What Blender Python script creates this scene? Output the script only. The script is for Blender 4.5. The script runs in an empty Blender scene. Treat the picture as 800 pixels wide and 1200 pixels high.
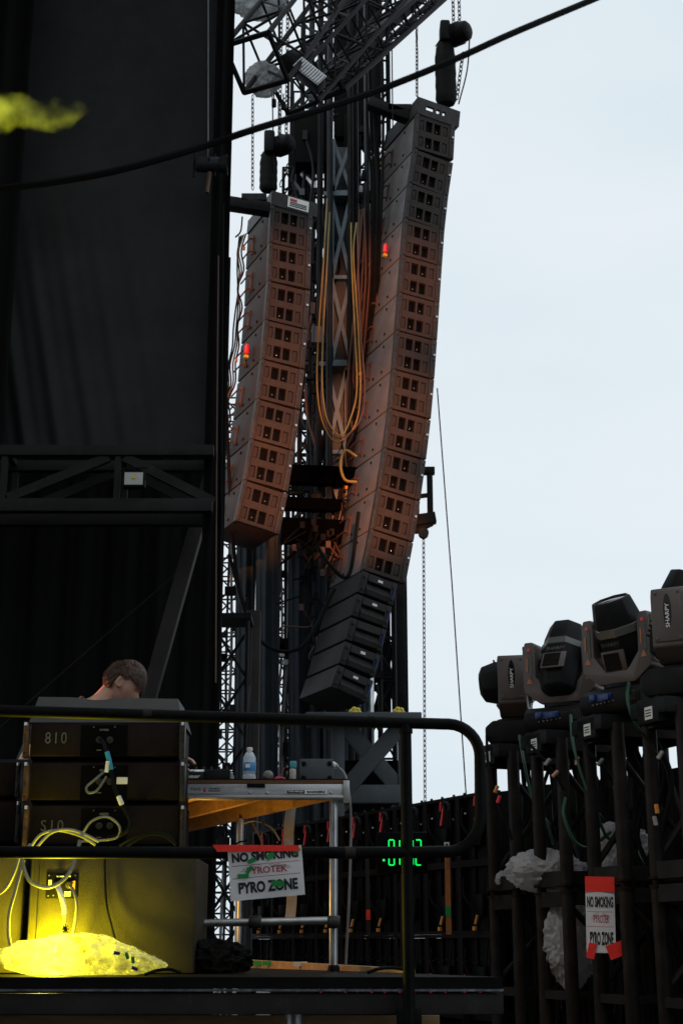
import bpy, bmesh, math, random
from mathutils import Vector, Matrix, noise
R = math.radians
random.seed(7)
scene = bpy.context.scene
COL = scene.collection

# ------------------------------------------------------------------ camera, world, light
F = 1700.0                      # focal length in photo pixels (photo is 800 x 1200)
PITCH = math.atan(505 / F)
CAMZ = 1.70
cp, sp = math.cos(PITCH), math.sin(PITCH)
cam = bpy.data.cameras.new('camera')
cam.sensor_fit = 'VERTICAL'; cam.sensor_height = 36; cam.sensor_width = 24
cam.lens = 36 * F / 1200
cam.clip_start = 0.05; cam.clip_end = 6000
cam.dof.use_dof = True; cam.dof.focus_distance = 9.0; cam.dof.aperture_fstop = 9
camo = bpy.data.objects.new('camera', cam); COL.objects.link(camo)
camo.location = (0, 0, CAMZ); camo.rotation_euler = (math.pi / 2 + PITCH, 0, 0)
scene.camera = camo

vs = scene.view_settings
vs.view_transform = 'Standard'; vs.look = 'None'; vs.gamma = 1; vs.exposure = 0.0
vs.use_curve_mapping = False

SUN_EL, SUN_AZ = R(48), R(215)          # high veiled sun behind the camera, a little left
w = bpy.data.worlds.new('World'); scene.world = w; w.use_nodes = True
nt = w.node_tree; nt.nodes.clear()
out = nt.nodes.new('ShaderNodeOutputWorld'); bg = nt.nodes.new('ShaderNodeBackground')
sky = nt.nodes.new('ShaderNodeTexSky'); sky.sky_type = 'NISHITA'; sky.sun_disc = False
sky.sun_elevation = SUN_EL; sky.sun_rotation = SUN_AZ; sky.dust_density = 3
tc = nt.nodes.new('ShaderNodeTexCoord'); mp = nt.nodes.new('ShaderNodeMapping')
mp.inputs['Scale'].default_value = (1, 1, 2.6)
nz = nt.nodes.new('ShaderNodeTexNoise'); nz.inputs['Scale'].default_value = 2.2
nz.inputs['Detail'].default_value = 6; nz.inputs['Roughness'].default_value = .5
rp = nt.nodes.new('ShaderNodeValToRGB')
rp.color_ramp.elements[0].position = .32; rp.color_ramp.elements[0].color = (7.3, 8.35, 9.0, 1)
rp.color_ramp.elements[1].position = .72; rp.color_ramp.elements[1].color = (8.8, 9.35, 9.8, 1)
mx = nt.nodes.new('ShaderNodeMix'); mx.data_type = 'RGBA'; mx.inputs[0].default_value = .93
nt.links.new(tc.outputs['Generated'], mp.inputs['Vector']); nt.links.new(mp.outputs['Vector'], nz.inputs['Vector'])
nt.links.new(nz.outputs['Fac'], rp.inputs['Fac'])
nt.links.new(sky.outputs['Color'], mx.inputs[6]); nt.links.new(rp.outputs['Color'], mx.inputs[7])
nt.links.new(mx.outputs[2], bg.inputs['Color']); bg.inputs['Strength'].default_value = 0.1
nt.links.new(bg.outputs['Background'], out.inputs['Surface'])

sl = bpy.data.lights.new('sun', 'SUN'); sl.energy = 0.5; sl.angle = R(15); sl.color = (1, .96, .9)
so = bpy.data.objects.new('sun', sl); COL.objects.link(so)
sd = Vector((math.sin(SUN_AZ) * math.cos(SUN_EL), math.cos(SUN_AZ) * math.cos(SUN_EL), math.sin(SUN_EL)))
so.rotation_euler = sd.to_track_quat('Z', 'Y').to_euler(); so.location = (0, 0, 40)

def lamp(name, kind, loc, energy, color, target=None, size=60, blend=.5, radius=.1):
    l = bpy.data.lights.new(name, kind); l.energy = energy; l.color = color; l.shadow_soft_size = radius
    if kind == 'SPOT': l.spot_size = R(size); l.spot_blend = blend
    o = bpy.data.objects.new(name, l); COL.objects.link(o); o.location = loc
    if target is not None:
        o.rotation_euler = (Vector(loc) - Vector(target)).to_track_quat('Z', 'Y').to_euler()
    return o

# ------------------------------------------------------------------ helpers
def V(*a): return Vector(a)
def P(px, py, Y):
    """photo pixel + forward distance -> world point"""
    u = (px - 400) / F; v = (600 - py) / F
    s = Y / (cp - v * sp)
    return Vector((u * s, Y, CAMZ + (sp + v * cp) * s))

def tz(Mx): return Matrix.Translation(Mx)
I4 = Matrix.Identity(4)

class MB:
    def __init__(s): s.v = []; s.f = []
    def add(s, vs, fs, M=None):
        n = len(s.v)
        s.v += [(M @ Vector(p)) if M else Vector(p) for p in vs]
        s.f += [tuple(i + n for i in f) for f in fs]
        return s
    def box(s, c, d, M=None):
        x, y, z = c; a, b, e = d[0] / 2, d[1] / 2, d[2] / 2
        vs = [(x + i * a, y + j * b, z + k * e) for k in (-1, 1) for j in (-1, 1) for i in (-1, 1)]
        return s.add(vs, [(0, 2, 3, 1), (4, 5, 7, 6), (0, 1, 5, 4), (2, 6, 7, 3), (0, 4, 6, 2), (1, 3, 7, 5)], M)
    def hexa(s, b, t):
        """8 corners: bottom ring of 4, top ring of 4"""
        return s.add(list(b) + list(t), [(3, 2, 1, 0), (4, 5, 6, 7), (0, 1, 5, 4), (1, 2, 6, 5), (2, 3, 7, 6), (3, 0, 4, 7)])
    def beam(s, p, q, w, h, up=(0, 0, 1)):
        p, q = Vector(p), Vector(q); d = (q - p); L = d.length; d.normalize()
        u = Vector(up)
        if abs(d.dot(u)) > .98: u = Vector((0, 1, 0))
        x = d.cross(u).normalized(); z = x.cross(d).normalized()
        M = Matrix((( x.x, d.x, z.x, p.x), (x.y, d.y, z.y, p.y), (x.z, d.z, z.z, p.z), (0, 0, 0, 1)))
        return s.box((0, L / 2, 0), (w, L, h), M)
    def tube(s, pts, r, seg=8, closed=False, caps=True):
        pts = [Vector(p) for p in pts]; n = len(pts); rr = r if isinstance(r, (list, tuple)) else [r] * n
        base = len(s.v); prev = None
        for i, p in enumerate(pts):
            if closed: d = pts[(i + 1) % n] - pts[i - 1]
            else: d = pts[min(i + 1, n - 1)] - pts[max(i - 1, 0)]
            if d.length < 1e-9: d = Vector((0, 0, 1))
            d.normalize()
            if prev is None:
                a = Vector((0, 0, 1)) if abs(d.z) < .9 else Vector((1, 0, 0))
                x = d.cross(a).normalized()
            else:
                x = prev - d * prev.dot(d)
                x = x.normalized() if x.length > 1e-6 else d.orthogonal().normalized()
            prev = x; y = d.cross(x)
            for k in range(seg):
                t = 2 * math.pi * k / seg
                s.v.append(p + (x * math.cos(t) + y * math.sin(t)) * rr[i])
        for i in range(n if closed else n - 1):
            j = (i + 1) % n
            for k in range(seg):
                l = (k + 1) % seg
                s.f.append((base + i * seg + k, base + i * seg + l, base + j * seg + l, base + j * seg + k))
        if caps and not closed:
            s.f.append(tuple(base + k for k in reversed(range(seg))))
            s.f.append(tuple(base + (n - 1) * seg + k for k in range(seg)))
        return s
    def lathe(s, prof, M=None, seg=24):
        base = len(s.v)
        for r, z in prof:
            for k in range(seg):
                t = 2 * math.pi * k / seg
                p = Vector((r * math.cos(t), r * math.sin(t), z)); s.v.append(M @ p if M else p)
        m = len(prof)
        for i in range(m - 1):
            for k in range(seg):
                l = (k + 1) % seg
                s.f.append((base + i * seg + k, base + i * seg + l, base + (i + 1) * seg + l, base + (i + 1) * seg + k))
        s.f.append(tuple(base + k for k in reversed(range(seg))))
        s.f.append(tuple(base + (m - 1) * seg + k for k in range(seg)))
        return s
    def prism(s, poly, x0, x1, M=None):
        """polygon in (y,z) extruded along x"""
        n = len(poly)
        vs = [(x0, y, z) for y, z in poly] + [(x1, y, z) for y, z in poly]
        fs = [tuple(range(n)), tuple(reversed(range(n, 2 * n)))]
        fs += [(i, n + i, n + (i + 1) % n, (i + 1) % n) for i in range(n)]
        return s.add(vs, fs, M)
    def ball(s, c, r, M=None, seg=12, rings=8, sc=(1, 1, 1)):
        base = len(s.v); c = Vector(c)
        for i in range(rings + 1):
            a = math.pi * i / rings
            for k in range(seg):
                t = 2 * math.pi * k / seg
                q = Vector((math.sin(a) * math.cos(t) * sc[0], math.sin(a) * math.sin(t) * sc[1], math.cos(a) * sc[2])) * r
                s.v.append((M @ (c + q)) if M else c + q)
        for i in range(rings):
            for k in range(seg):
                l = (k + 1) % seg
                s.f.append((base + i * seg + k, base + (i + 1) * seg + k, base + (i + 1) * seg + l, base + i * seg + l))
        return s
    def grid(s, fn, nu, nv, M=None):
        vs = [fn(i / nu, j / nv) for j in range(nv + 1) for i in range(nu + 1)]
        fs = [(j * (nu + 1) + i, j * (nu + 1) + i + 1, (j + 1) * (nu + 1) + i + 1, (j + 1) * (nu + 1) + i) for j in range(nv) for i in range(nu)]
        return s.add(vs, fs, M)

def spline(pts, n=8):
    pts = [Vector(p) for p in pts]; P0 = [pts[0] * 2 - pts[1]] + pts + [pts[-1] * 2 - pts[-2]]; o = []
    for i in range(1, len(P0) - 2):
        a, b, c, d = P0[i - 1:i + 3]
        for k in range(n):
            t = k / n
            o.append(.5 * (2 * b + (c - a) * t + (2 * a - 5 * b + 4 * c - d) * t * t + (3 * b - a - 3 * c + d) * t ** 3))
    o.append(pts[-1]); return o

WM = {}          # world matrix of every root and part made here
def mesh_from(mb, name, mat, fix=True, smooth=True, bevel=0):
    me = bpy.data.meshes.new(name)
    me.from_pydata([tuple(v) for v in mb.v], [], mb.f)
    if fix:
        bm = bmesh.new(); bm.from_mesh(me)
        bmesh.ops.remove_doubles(bm, verts=bm.verts, dist=1e-6)
        bmesh.ops.recalc_face_normals(bm, faces=bm.faces)
        if bevel:
            es = [e for e in bm.edges if len(e.link_faces) == 2 and e.calc_face_angle(0) > .6]
            try: bmesh.ops.bevel(bm, geom=es, offset=bevel, segments=2, affect='EDGES', profile=.5, clamp_overlap=True)
            except Exception: pass
        bm.to_mesh(me); bm.free()
    if smooth:
        me.shade_smooth(); me.set_sharp_from_angle(angle=R(38))
    me.materials.append(mat)
    return me

def part(name, mb, mat, parent, local=False, bevel=0, label=None, mesh=None, smooth=True):
    """child mesh. World-space geometry unless local."""
    me = mesh
    if me is None:
        if not local:
            inv = WM[parent.name].inverted(); mb.v = [inv @ v for v in mb.v]
        me = mesh_from(mb, name, mat, bevel=bevel, smooth=smooth)
    o = bpy.data.objects.new(name, me); COL.objects.link(o); o.parent = parent
    WM[o.name] = WM[parent.name].copy()
    if label: o['label'] = label
    return o

def thing(name, label, cat, loc=(0, 0, 0), rot=(0, 0, 0), group=None, M=None):
    o = bpy.data.objects.new(name, None); COL.objects.link(o); o.empty_display_size = .1
    if M is None:
        o.location = loc; o.rotation_euler = rot
        from mathutils import Euler
        M = Matrix.Translation(Vector(loc)) @ Euler(rot).to_matrix().to_4x4()
    else: o.matrix_world = M
    WM[o.name] = M.copy()
    o['label'] = label; o['category'] = cat
    if group: o['group'] = group
    return o

def solo(name, mb, mat, label=None, cat=None, group=None, kind=None, bevel=0, smooth=True):
    """a thing that is one mesh, built in world space; its origin goes to the middle of its base"""
    xs = [v.x for v in mb.v]; ys = [v.y for v in mb.v]; zs = [v.z for v in mb.v]
    c = Vector(((min(xs) + max(xs)) / 2, (min(ys) + max(ys)) / 2, min(zs)))
    mb.v = [v - c for v in mb.v]
    me = mesh_from(mb, name, mat, bevel=bevel, smooth=smooth)
    o = bpy.data.objects.new(name, me); COL.objects.link(o); o.location = c
    WM[o.name] = Matrix.Translation(c)
    if label: o['label'] = label; o['category'] = cat
    if group: o['group'] = group
    if kind: o['kind'] = kind
    return o

def copy_tree(o, parent=None):
    c = o.copy(); COL.objects.link(c)
    WM[c.name] = WM[o.name].copy()
    if parent: c.parent = parent
    for ch in list(o.children): copy_tree(ch, c)
    return c
def place(o, M):
    o.matrix_world = M; WM[o.name] = M.copy()
    for ch in o.children_recursive: WM[ch.name] = M.copy()

# ------------------------------------------------------------------ materials
def mat(name, col, rough=.6, metal=0, var=.25, vscale=6, bump=0, bscale=60, spec=.5, col2=None, stretch=(1, 1, 1), rvar=.12, dust=0):
    m = bpy.data.materials.new(name); m.use_nodes = True; t = m.node_tree; b = t.nodes['Principled BSDF']
    b.inputs['Roughness'].default_value = rough; b.inputs['Metallic'].default_value = metal
    b.inputs['Specular IOR Level'].default_value = spec
    c = t.nodes.new('ShaderNodeTexCoord'); mp = t.nodes.new('ShaderNodeMapping'); mp.inputs['Scale'].default_value = stretch
    n = t.nodes.new('ShaderNodeTexNoise'); n.inputs['Scale'].default_value = vscale; n.inputs['Detail'].default_value = 8; n.inputs['Roughness'].default_value = .65
    t.links.new(c.outputs['Object'], mp.inputs['Vector']); t.links.new(mp.outputs['Vector'], n.inputs['Vector'])
    r = t.nodes.new('ShaderNodeValToRGB'); r.color_ramp.elements[0].position = .3; r.color_ramp.elements[1].position = .72
    a = col2 if col2 else tuple(x * (1 - var) for x in col); bb = col if col2 else tuple(min(1, x * (1 + var)) for x in col)
    r.color_ramp.elements[0].color = (*a, 1); r.color_ramp.elements[1].color = (*bb, 1)
    t.links.new(n.outputs['Fac'], r.inputs['Fac']); t.links.new(r.outputs['Color'], b.inputs['Base Color'])
    if dust:
        n3 = t.nodes.new('ShaderNodeTexNoise'); n3.inputs['Scale'].default_value = vscale * 5; n3.inputs['Detail'].default_value = 12; n3.inputs['Roughness'].default_value = .8
        mp3 = t.nodes.new('ShaderNodeMapping'); mp3.inputs['Scale'].default_value = (1, 1.3, .35); mp3.inputs['Rotation'].default_value = (.2, .4, .1)
        t.links.new(c.outputs['Object'], mp3.inputs['Vector']); t.links.new(mp3.outputs['Vector'], n3.inputs['Vector'])
        r3 = t.nodes.new('ShaderNodeValToRGB'); r3.color_ramp.elements[0].position = .56; r3.color_ramp.elements[1].position = .70
        r3.color_ramp.elements[0].color = (0, 0, 0, 1); r3.color_ramp.elements[1].color = (dust, dust, dust, 1)
        t.links.new(n3.outputs['Fac'], r3.inputs['Fac'])
        mm = t.nodes.new('ShaderNodeMix'); mm.data_type = 'RGBA'; mm.inputs[7].default_value = (min(1, col[0] * 3 + .03), min(1, col[1] * 3 + .028), min(1, col[2] * 3 + .026), 1)
        t.links.new(r3.outputs['Color'], mm.inputs[0]); t.links.new(r.outputs['Color'], mm.inputs[6]); t.links.new(mm.outputs[2], b.inputs['Base Color'])
    mr = t.nodes.new('ShaderNodeMapRange'); mr.inputs['To Min'].default_value = max(0, rough - rvar); mr.inputs['To Max'].default_value = min(1, rough + rvar)
    t.links.new(n.outputs['Fac'], mr.inputs['Value']); t.links.new(mr.outputs['Result'], b.inputs['Roughness'])
    if bump:
        n2 = t.nodes.new('ShaderNodeTexNoise'); n2.inputs['Scale'].default_value = bscale; n2.inputs['Detail'].default_value = 5
        t.links.new(mp.outputs['Vector'], n2.inputs['Vector'])
        bp = t.nodes.new('ShaderNodeBump'); bp.inputs['Strength'].default_value = bump; bp.inputs['Distance'].default_value = .01
        t.links.new(n2.outputs['Fac'], bp.inputs['Height']); t.links.new(bp.outputs['Normal'], b.inputs['Normal'])
    return m
def emat(name, col, e):
    m = bpy.data.materials.new(name); m.use_nodes = True; b = m.node_tree.nodes['Principled BSDF']
    b.inputs['Base Color'].default_value = (*col, 1); b.inputs['Emission Color'].default_value = (*col, 1); b.inputs['Emission Strength'].default_value = e
    return m
def plastic_mat(name, col, trans=.5, clear=.2, rough=.35):
    """thin crinkled polythene: part glossy white, part translucent, part see-through"""
    m = bpy.data.materials.new(name); m.use_nodes = True; t = m.node_tree; b = t.nodes['Principled BSDF']; o = t.nodes['Material Output']
    b.inputs['Base Color'].default_value = (*col, 1); b.inputs['Roughness'].default_value = rough
    tr = t.nodes.new('ShaderNodeBsdfTranslucent'); tr.inputs['Color'].default_value = (*col, 1)
    tp = t.nodes.new('ShaderNodeBsdfTransparent')
    m1 = t.nodes.new('ShaderNodeMixShader'); m1.inputs[0].default_value = trans
    m2 = t.nodes.new('ShaderNodeMixShader')
    n = t.nodes.new('ShaderNodeTexNoise'); n.inputs['Scale'].default_value = 14; n.inputs['Detail'].default_value = 6
    c = t.nodes.new('ShaderNodeTexCoord'); t.links.new(c.outputs['Object'], n.inputs['Vector'])
    mr = t.nodes.new('ShaderNodeMapRange'); mr.inputs['From Min'].default_value = .35; mr.inputs['From Max'].default_value = .7
    mr.inputs['To Min'].default_value = 0; mr.inputs['To Max'].default_value = clear * 2
    t.links.new(n.outputs['Fac'], mr.inputs['Value']); t.links.new(mr.outputs['Result'], m2.inputs[0])
    bp = t.nodes.new('ShaderNodeBump'); bp.inputs['Strength'].default_value = .6; bp.inputs['Distance'].default_value = .02
    t.links.new(n.outputs['Fac'], bp.inputs['Height']); t.links.new(bp.outputs['Normal'], b.inputs['Normal'])
    t.links.new(b.outputs[0], m1.inputs[1]); t.links.new(tr.outputs[0], m1.inputs[2])
    t.links.new(m1.outputs[0], m2.inputs[1]); t.links.new(tp.outputs[0], m2.inputs[2]); t.links.new(m2.outputs[0], o.inputs['Surface'])
    return m

M_ = dict(
    ground=mat('asphalt', (.05, .05, .05), .9, var=.35, vscale=1.5, bump=.4),
    deckface=mat('deck_edge_black', (.007, .0065, .0065), .55, var=.4, vscale=3, spec=.06),
    decktop=mat('deck_vinyl', (.02, .02, .02), .4, var=.4, vscale=2),
    beamgrey=mat('deck_beam_paint', (.032, .029, .028), .5, var=.3, vscale=2.5, bump=.15, spec=.06, dust=0.3),
    lipmetal=mat('deck_trim_metal', (.45, .5, .55), .35, metal=1, var=.5, vscale=18, stretch=(1, .2, 1)),
    drape=mat('black_serge', (.027, .029, .029), .95, var=.25, vscale=1.2, bump=.35, bscale=120, spec=.1),
    drape2=mat('black_serge_dark', (.006, .006, .006), .95, var=.3, vscale=1.0, bump=.3, bscale=120, spec=.1),
    scrim=mat('black_mesh_scrim', (.030, .037, .044), .9, var=.3, vscale=1.5, bump=.4, bscale=150, spec=.15),
    blacksteel=mat('black_painted_steel', (.012, .012, .0125), .5, var=.45, vscale=5, bump=.12, bscale=40, spec=.06),
    darksteel=mat('dark_truss_steel', (.022, .024, .026), .45, metal=.3, var=.4, vscale=5, spec=.06),
    stagebeam=mat('charcoal_steel', (.021, .020, .0195), .6, var=.3, vscale=2.2, bump=.1, spec=.06, dust=0.25),
    slate=mat('slate_painted_steel', (.115, .155, .185), .55, var=.25, vscale=3, bump=.1, dust=0.3),
    slatedark=mat('slate_panel', (.05, .06, .068), .65, var=.3, vscale=2.5, bump=.1, dust=0.25),
    steel=mat('galvanised_steel', (.5, .52, .54), .38, metal=.9, var=.3, vscale=9),
    alu=mat('brushed_aluminium', (.46, .47, .48), .45, metal=.75, var=.3, vscale=8, stretch=(.3, 1, 4), dust=0.3),
    cabside=mat('cabinet_side_grey', (.125, .118, .118), .5, var=.22, vscale=3.5, bump=.25, bscale=90, dust=0.3, spec=.14),
    cabtop=mat('cabinet_paint', (.09, .085, .082), .6, var=.25, vscale=4, bump=.2, bscale=90),
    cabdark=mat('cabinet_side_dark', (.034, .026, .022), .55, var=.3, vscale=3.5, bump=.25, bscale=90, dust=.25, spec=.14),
    baffle=mat('cabinet_baffle', (.036, .028, .0245), .6, var=.2, vscale=7, bump=.2, bscale=110, dust=0.25, spec=.14),
    rig=mat('rigging_steel', (.042, .040, .039), .45, metal=.3, var=.35, vscale=9, dust=0.3, spec=.14),
    hole=mat('port_black', (.0018, .0018, .0018), .5, var=.2, spec=.06),
    recess=mat('recess_brown', (.03, .024, .021), .6, var=.25, vscale=6, spec=.14),
    matte=mat('matte_black_timber', (.0015, .0015, .0015), .95, var=.3, spec=.0),
    driver=mat('driver_dome', (.16, .12, .09), .18, metal=.8),
    sub=mat('sub_cabinet_black', (.033, .032, .031), .5, var=.3, vscale=6, bump=.25, bscale=120, spec=.06, dust=0.25),
    spk=mat('loudspeaker_black_paint', (.014, .0095, .0085), .62, var=.25, vscale=9, bump=.45, bscale=260, spec=.06, dust=0.25),
    spklid=mat('loudspeaker_skylit_paint', (.04, .037, .036), .65, var=.22, vscale=10, bump=.4, bscale=220, dust=0.3),  # black paint made lighter: sky light on the lid put into its colour
    rigbrown=mat('rig_frame_worn', (.10, .055, .03), .45, metal=.4, var=.5, vscale=14),
    white=mat('white_print', (.75, .75, .72), .6, var=.08),
    greypaint=mat('stencil_grey', (.085, .085, .08), .8, var=.35, vscale=40),
    paper=mat('laminated_paper', (.74, .72, .71), .32, var=.06, vscale=9, bump=.25, bscale=9),
    ink=mat('black_ink', (.012, .012, .012), .5, var=.1),
    redink=mat('red_ink', (.42, .03, .05), .5, var=.15),
    redtape=mat('red_gaffer_tape', (.95, .03, .015), .5, var=.12, vscale=12, bump=.2),
    greentape=mat('green_tape', (.01, .26, .06), .5, var=.2, vscale=12),
    blue=mat('blue_connector', (.006, .035, .16), .4, var=.3),
    rubber=mat('black_rubber_cable', (.007, .007, .007), .55, var=.3, spec=.06),
    greencable=mat('dark_green_cable', (.008, .07, .035), .5, var=.3),
    yellowcable=mat('yellow_ochre_cable', (.20, .14, .02), .55, var=.4, vscale=3),
    orangecable=mat('orange_brown_cable', (.075, .028, .013), .55, var=.4, vscale=3),
    greycable=mat('grey_cable', (.16, .16, .16), .5, var=.3),
    orange=mat('orange_connector', (.65, .25, .04), .4, var=.3),
    red=mat('red_connector', (.75, .03, .04), .4, var=.2),
    yellow=mat('yellow_cap', (.62, .46, .03), .5, var=.25, vscale=30),
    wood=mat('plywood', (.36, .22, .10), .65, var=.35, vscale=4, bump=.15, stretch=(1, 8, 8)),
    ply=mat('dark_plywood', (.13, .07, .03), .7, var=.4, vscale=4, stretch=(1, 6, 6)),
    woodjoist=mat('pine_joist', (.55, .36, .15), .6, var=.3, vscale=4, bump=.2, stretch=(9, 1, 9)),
    sharpy=mat('fixture_brown_grey', (.088, .069, .063), .5, metal=.15, var=.15, vscale=7, bump=.1, bscale=150, dust=0.2),
    sharpyblk=mat('fixture_black', (.014, .014, .0145), .42, var=.3, vscale=9, spec=.06, dust=0.2),
    band=mat('fixture_band', (.10, .10, .095), .35, var=.2),
    lens=mat('dark_glass', (.015, .013, .012), .08, var=.2),
    warn=mat('orange_warning', (.40, .13, .03), .5, var=.2),
    post=mat('truss_post_black', (.021, .0175, .016), .38, metal=.2, var=.45, vscale=8, bump=.1, bscale=60, spec=.06, dust=0.25),
    rail=mat('handrail_paint', (.0065, .0062, .006), .5, var=.4, vscale=7, spec=.06, dust=0.2),
    skin=mat('skin', (.50, .27, .19), .5, var=.1, vscale=30, bump=.1, bscale=200),
    hair=mat('brown_hair', (.060, .030, .017), .55, var=.4, vscale=60),
    shirt=mat('black_shirt', (.015, .015, .016), .9, var=.2),
    jeans=mat('dark_jeans', (.02, .024, .034), .9, var=.3),
    eye=mat('eye_white', (.6, .58, .55), .2, var=.05),
    bag=plastic_mat('white_plastic_bag', (.62, .61, .62), .5, .16, .25),
    bagy=plastic_mat('clear_plastic_cover', (.50, .50, .42), .34, .55, .2),
    sheet=plastic_mat('rain_sheet', (.30, .32, .33), .45, .2),
    bottle=plastic_mat('clear_bottle', (.75, .80, .84), .45, .3, .1),
    bluelabel=mat('blue_label', (.05, .22, .50), .4, var=.25, vscale=40),
    leaf=mat('foliage', (.05, .09, .03), .7, var=.5, vscale=3),
    bark=mat('bark', (.10, .075, .05), .9, var=.4),
    lampglass=mat('floodlight_glass', (.36, .36, .33), .15, var=.15),
    ledback=mat('screen_back_casting', (.005, .0045, .0045), .5, var=.4, vscale=6, spec=.06),
    ledframe=mat('screen_frame_steel', (.014, .010, .0085), .45, metal=.3, var=.45, vscale=8, spec=.06),
    orangelitstrap=mat('orange_lit_webbing', (.40, .13, .03), .7, var=.35, vscale=14),  # orange light on the strap put into the webbing colour
    greystrip=mat('grey_duct_tape', (.30, .29, .28), .4, var=.3, vscale=9, bump=.3),
)
M_['green_led'] = emat('green_led', (.0, 1, .12), .95)
M_['amber'] = emat('amber_indicator', (1, .45, .08), 1.0)

# lettering as solid thin meshes, 1 unit box, in the x-z plane facing -y
def text_mb(body, wd, ht, bold=.02, depth=.0012, spacing=1.0):
    cu = bpy.data.curves.new('lettering', 'FONT'); cu.body = body; cu.offset = bold; cu.resolution_u = 3; cu.space_character = spacing
    cu.extrude = .01
    to = bpy.data.objects.new('lettering_source', cu); COL.objects.link(to)
    dg = bpy.context.evaluated_depsgraph_get(); me = bpy.data.meshes.new_from_object(to.evaluated_get(dg))
    xs = [v.co.x for v in me.vertices]; ys = [v.co.y for v in me.vertices]
    x0, x1, y0, y1 = min(xs), max(xs), min(ys), max(ys)
    mb = MB()
    for v in me.vertices:
        mb.v.append(Vector(((v.co.x - x0) / (x1 - x0) * wd - wd / 2, -depth if v.co.z > 0 else 0, (v.co.y - y0) / (y1 - y0) * ht - ht / 2)))
    mb.f = [tuple(p.vertices) for p in me.polygons]
    bpy.data.objects.remove(to); bpy.data.meshes.remove(me)
    return mb
def put(mb, x, y, z, M=None):
    T = Matrix.Translation((x, y, z)); T = M @ T if M else T
    mb.v = [T @ v for v in mb.v]; return mb

def truss(mb_ch, mb_br, p, q, w, h, r, rb, n, up=(0, 0, 1), frame=True):
    p, q = Vector(p), Vector(q); d = (q - p).normalized(); u = Vector(up)
    if abs(d.dot(u)) > .98: u = Vector((0, 1, 0))
    x = d.cross(u).normalized(); z = x.cross(d).normalized()
    cs = [(-1, -1), (1, -1), (1, 1), (-1, 1)]
    C = lambda t, k: p + (q - p) * t + x * cs[k][0] * w / 2 + z * cs[k][1] * h / 2
    for k in range(4): mb_ch.tube([C(0, k), C(1, k)], r, 8)
    for i in range(n):
        a, b = i / n, (i + 1) / n
        for k in range(4):
            l = (k + 1) % 4
            if i % 2: mb_br.tube([C(a, k), C(b, l)], rb, 6)
            else: mb_br.tube([C(a, l), C(b, k)], rb, 6)
            if frame: mb_br.tube([C(b, k), C(b, l)], rb, 6)
            if i == 0: mb_br.tube([C(a, k), C(a, l)], r, 6)

def chain_mb(p, q, step=.06, r=.009):
    """links drawn as short flattened rings, alternately turned"""
    p, q = Vector(p), Vector(q); L = (q - p).length; n = max(2, int(L / step)); d = (q - p) / n; mb = MB()
    dn = d.normalized(); a = dn.orthogonal().normalized(); b = dn.cross(a)
    for i in range(n):
        c = p + d * (i + .5); s = a if i % 2 else b
        ring = [c + dn * d.length * .72 * math.cos(t) + s * r * 1.6 * math.sin(t) for t in [k * math.pi / 3 for k in range(6)]]
        mb.tube(ring, r * .5, 4, closed=True)
    return mb

# ------------------------------------------------------------------ setting
mb = MB(); mb.add([(-3000, -60, 0), (3000, -60, 0), (3000, 5000, 0), (-3000, 5000, 0)], [(0, 1, 2, 3)])
solo('ground', mb, M_['ground'], kind='structure')

DZ = P(400, 1145, 6.25).z                       # stage deck level
ROWD = V(-.42, .91, 0)
deck = thing('stage_deck', 'black stage riser deck behind the guard rail, with a thin metal lip', 'stage deck', (-5, 6.25, DZ))
def flat(poly, z0, z1):
    m = MB(); n = len(poly)
    m.add([(x, y, z0) for x, y in poly] + [(x, y, z1) for x, y in poly], [tuple(reversed(range(n))), tuple(range(n, 2 * n))] + [(i, (i + 1) % n, n + (i + 1) % n, n + i) for i in range(n)])
    return m
DP = [(-13, 6.25), (.66, 6.25), (-3.6, 15.4), (-13, 15.4)]
zlip = P(400, 1160.5, 6.23).z; zb1 = P(400, 1189, 6.24).z
part('deck_panel', flat(DP, zlip + .006, DZ), M_['deckface'], deck)
mb = MB(); mb.box((-6.17, 6.235, zlip), (13.66, .03, .008)); part('edge_trim', mb, M_['lipmetal'], deck)
mb = MB(); mb.box((-6.17, 6.27, (zlip + zb1) / 2 - .006), (13.66, .06, zlip - zb1 - .012)); part('front_beam', mb, M_['beamgrey'], deck, bevel=.006)
mb = MB(); mb.box((-6.17, 6.75, .70), (13.2, .03, 1.39)); part('skirt_board', mb, M_['wood'], deck)
for x in (-5, -2.6, -.2):
    mb = MB(); mb.tube([(x, 6.5, 0), (x, 6.5, zb1)], .04, 10); part('support_leg', mb, M_['steel'], deck)

# stage roof over the left half (out of frame, it shades the stage)
mb = MB(); mb.box((-8.2, 8, 13.3), (14.2, 14, .3)); solo('stage_roof', mb, M_['blacksteel'], 'black flat stage roof over the left side of the stage', 'roof')
# added out of view to block sky light: a slab overhead, a cloth behind
mb = MB(); mb.box((-7, -3.5, 8.2), (15, 12, .3)); solo('added_shade_slab', mb, M_['drape2'], 'unseen black slab added over the camera side to block sky light', 'roof')
mb = MB(); mb.grid(lambda u, v: (-16 + 26 * u, -10 + .08 * math.sin(u * 150), 7.1 * v), 200, 4); solo('added_shade_cloth', mb, M_['drape2'], 'unseen black cloth added behind the camera to block light', 'drape')

# back of stage void
mb = MB()
XL, XR = P(-400, 800, 15).x, P(257, 850, 15).x
mb.grid(lambda u, v: (XL + (XR - XL) * u, 15 + .04 * math.sin(u * 90) + .02 * math.sin(u * 233), 1.0 + 8.2 * v), 220, 6)
solo('stage_backdrop', mb, M_['drape2'], 'black cloth backdrop filling the dark opening below the lattice beam, behind the person', 'backdrop')

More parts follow.
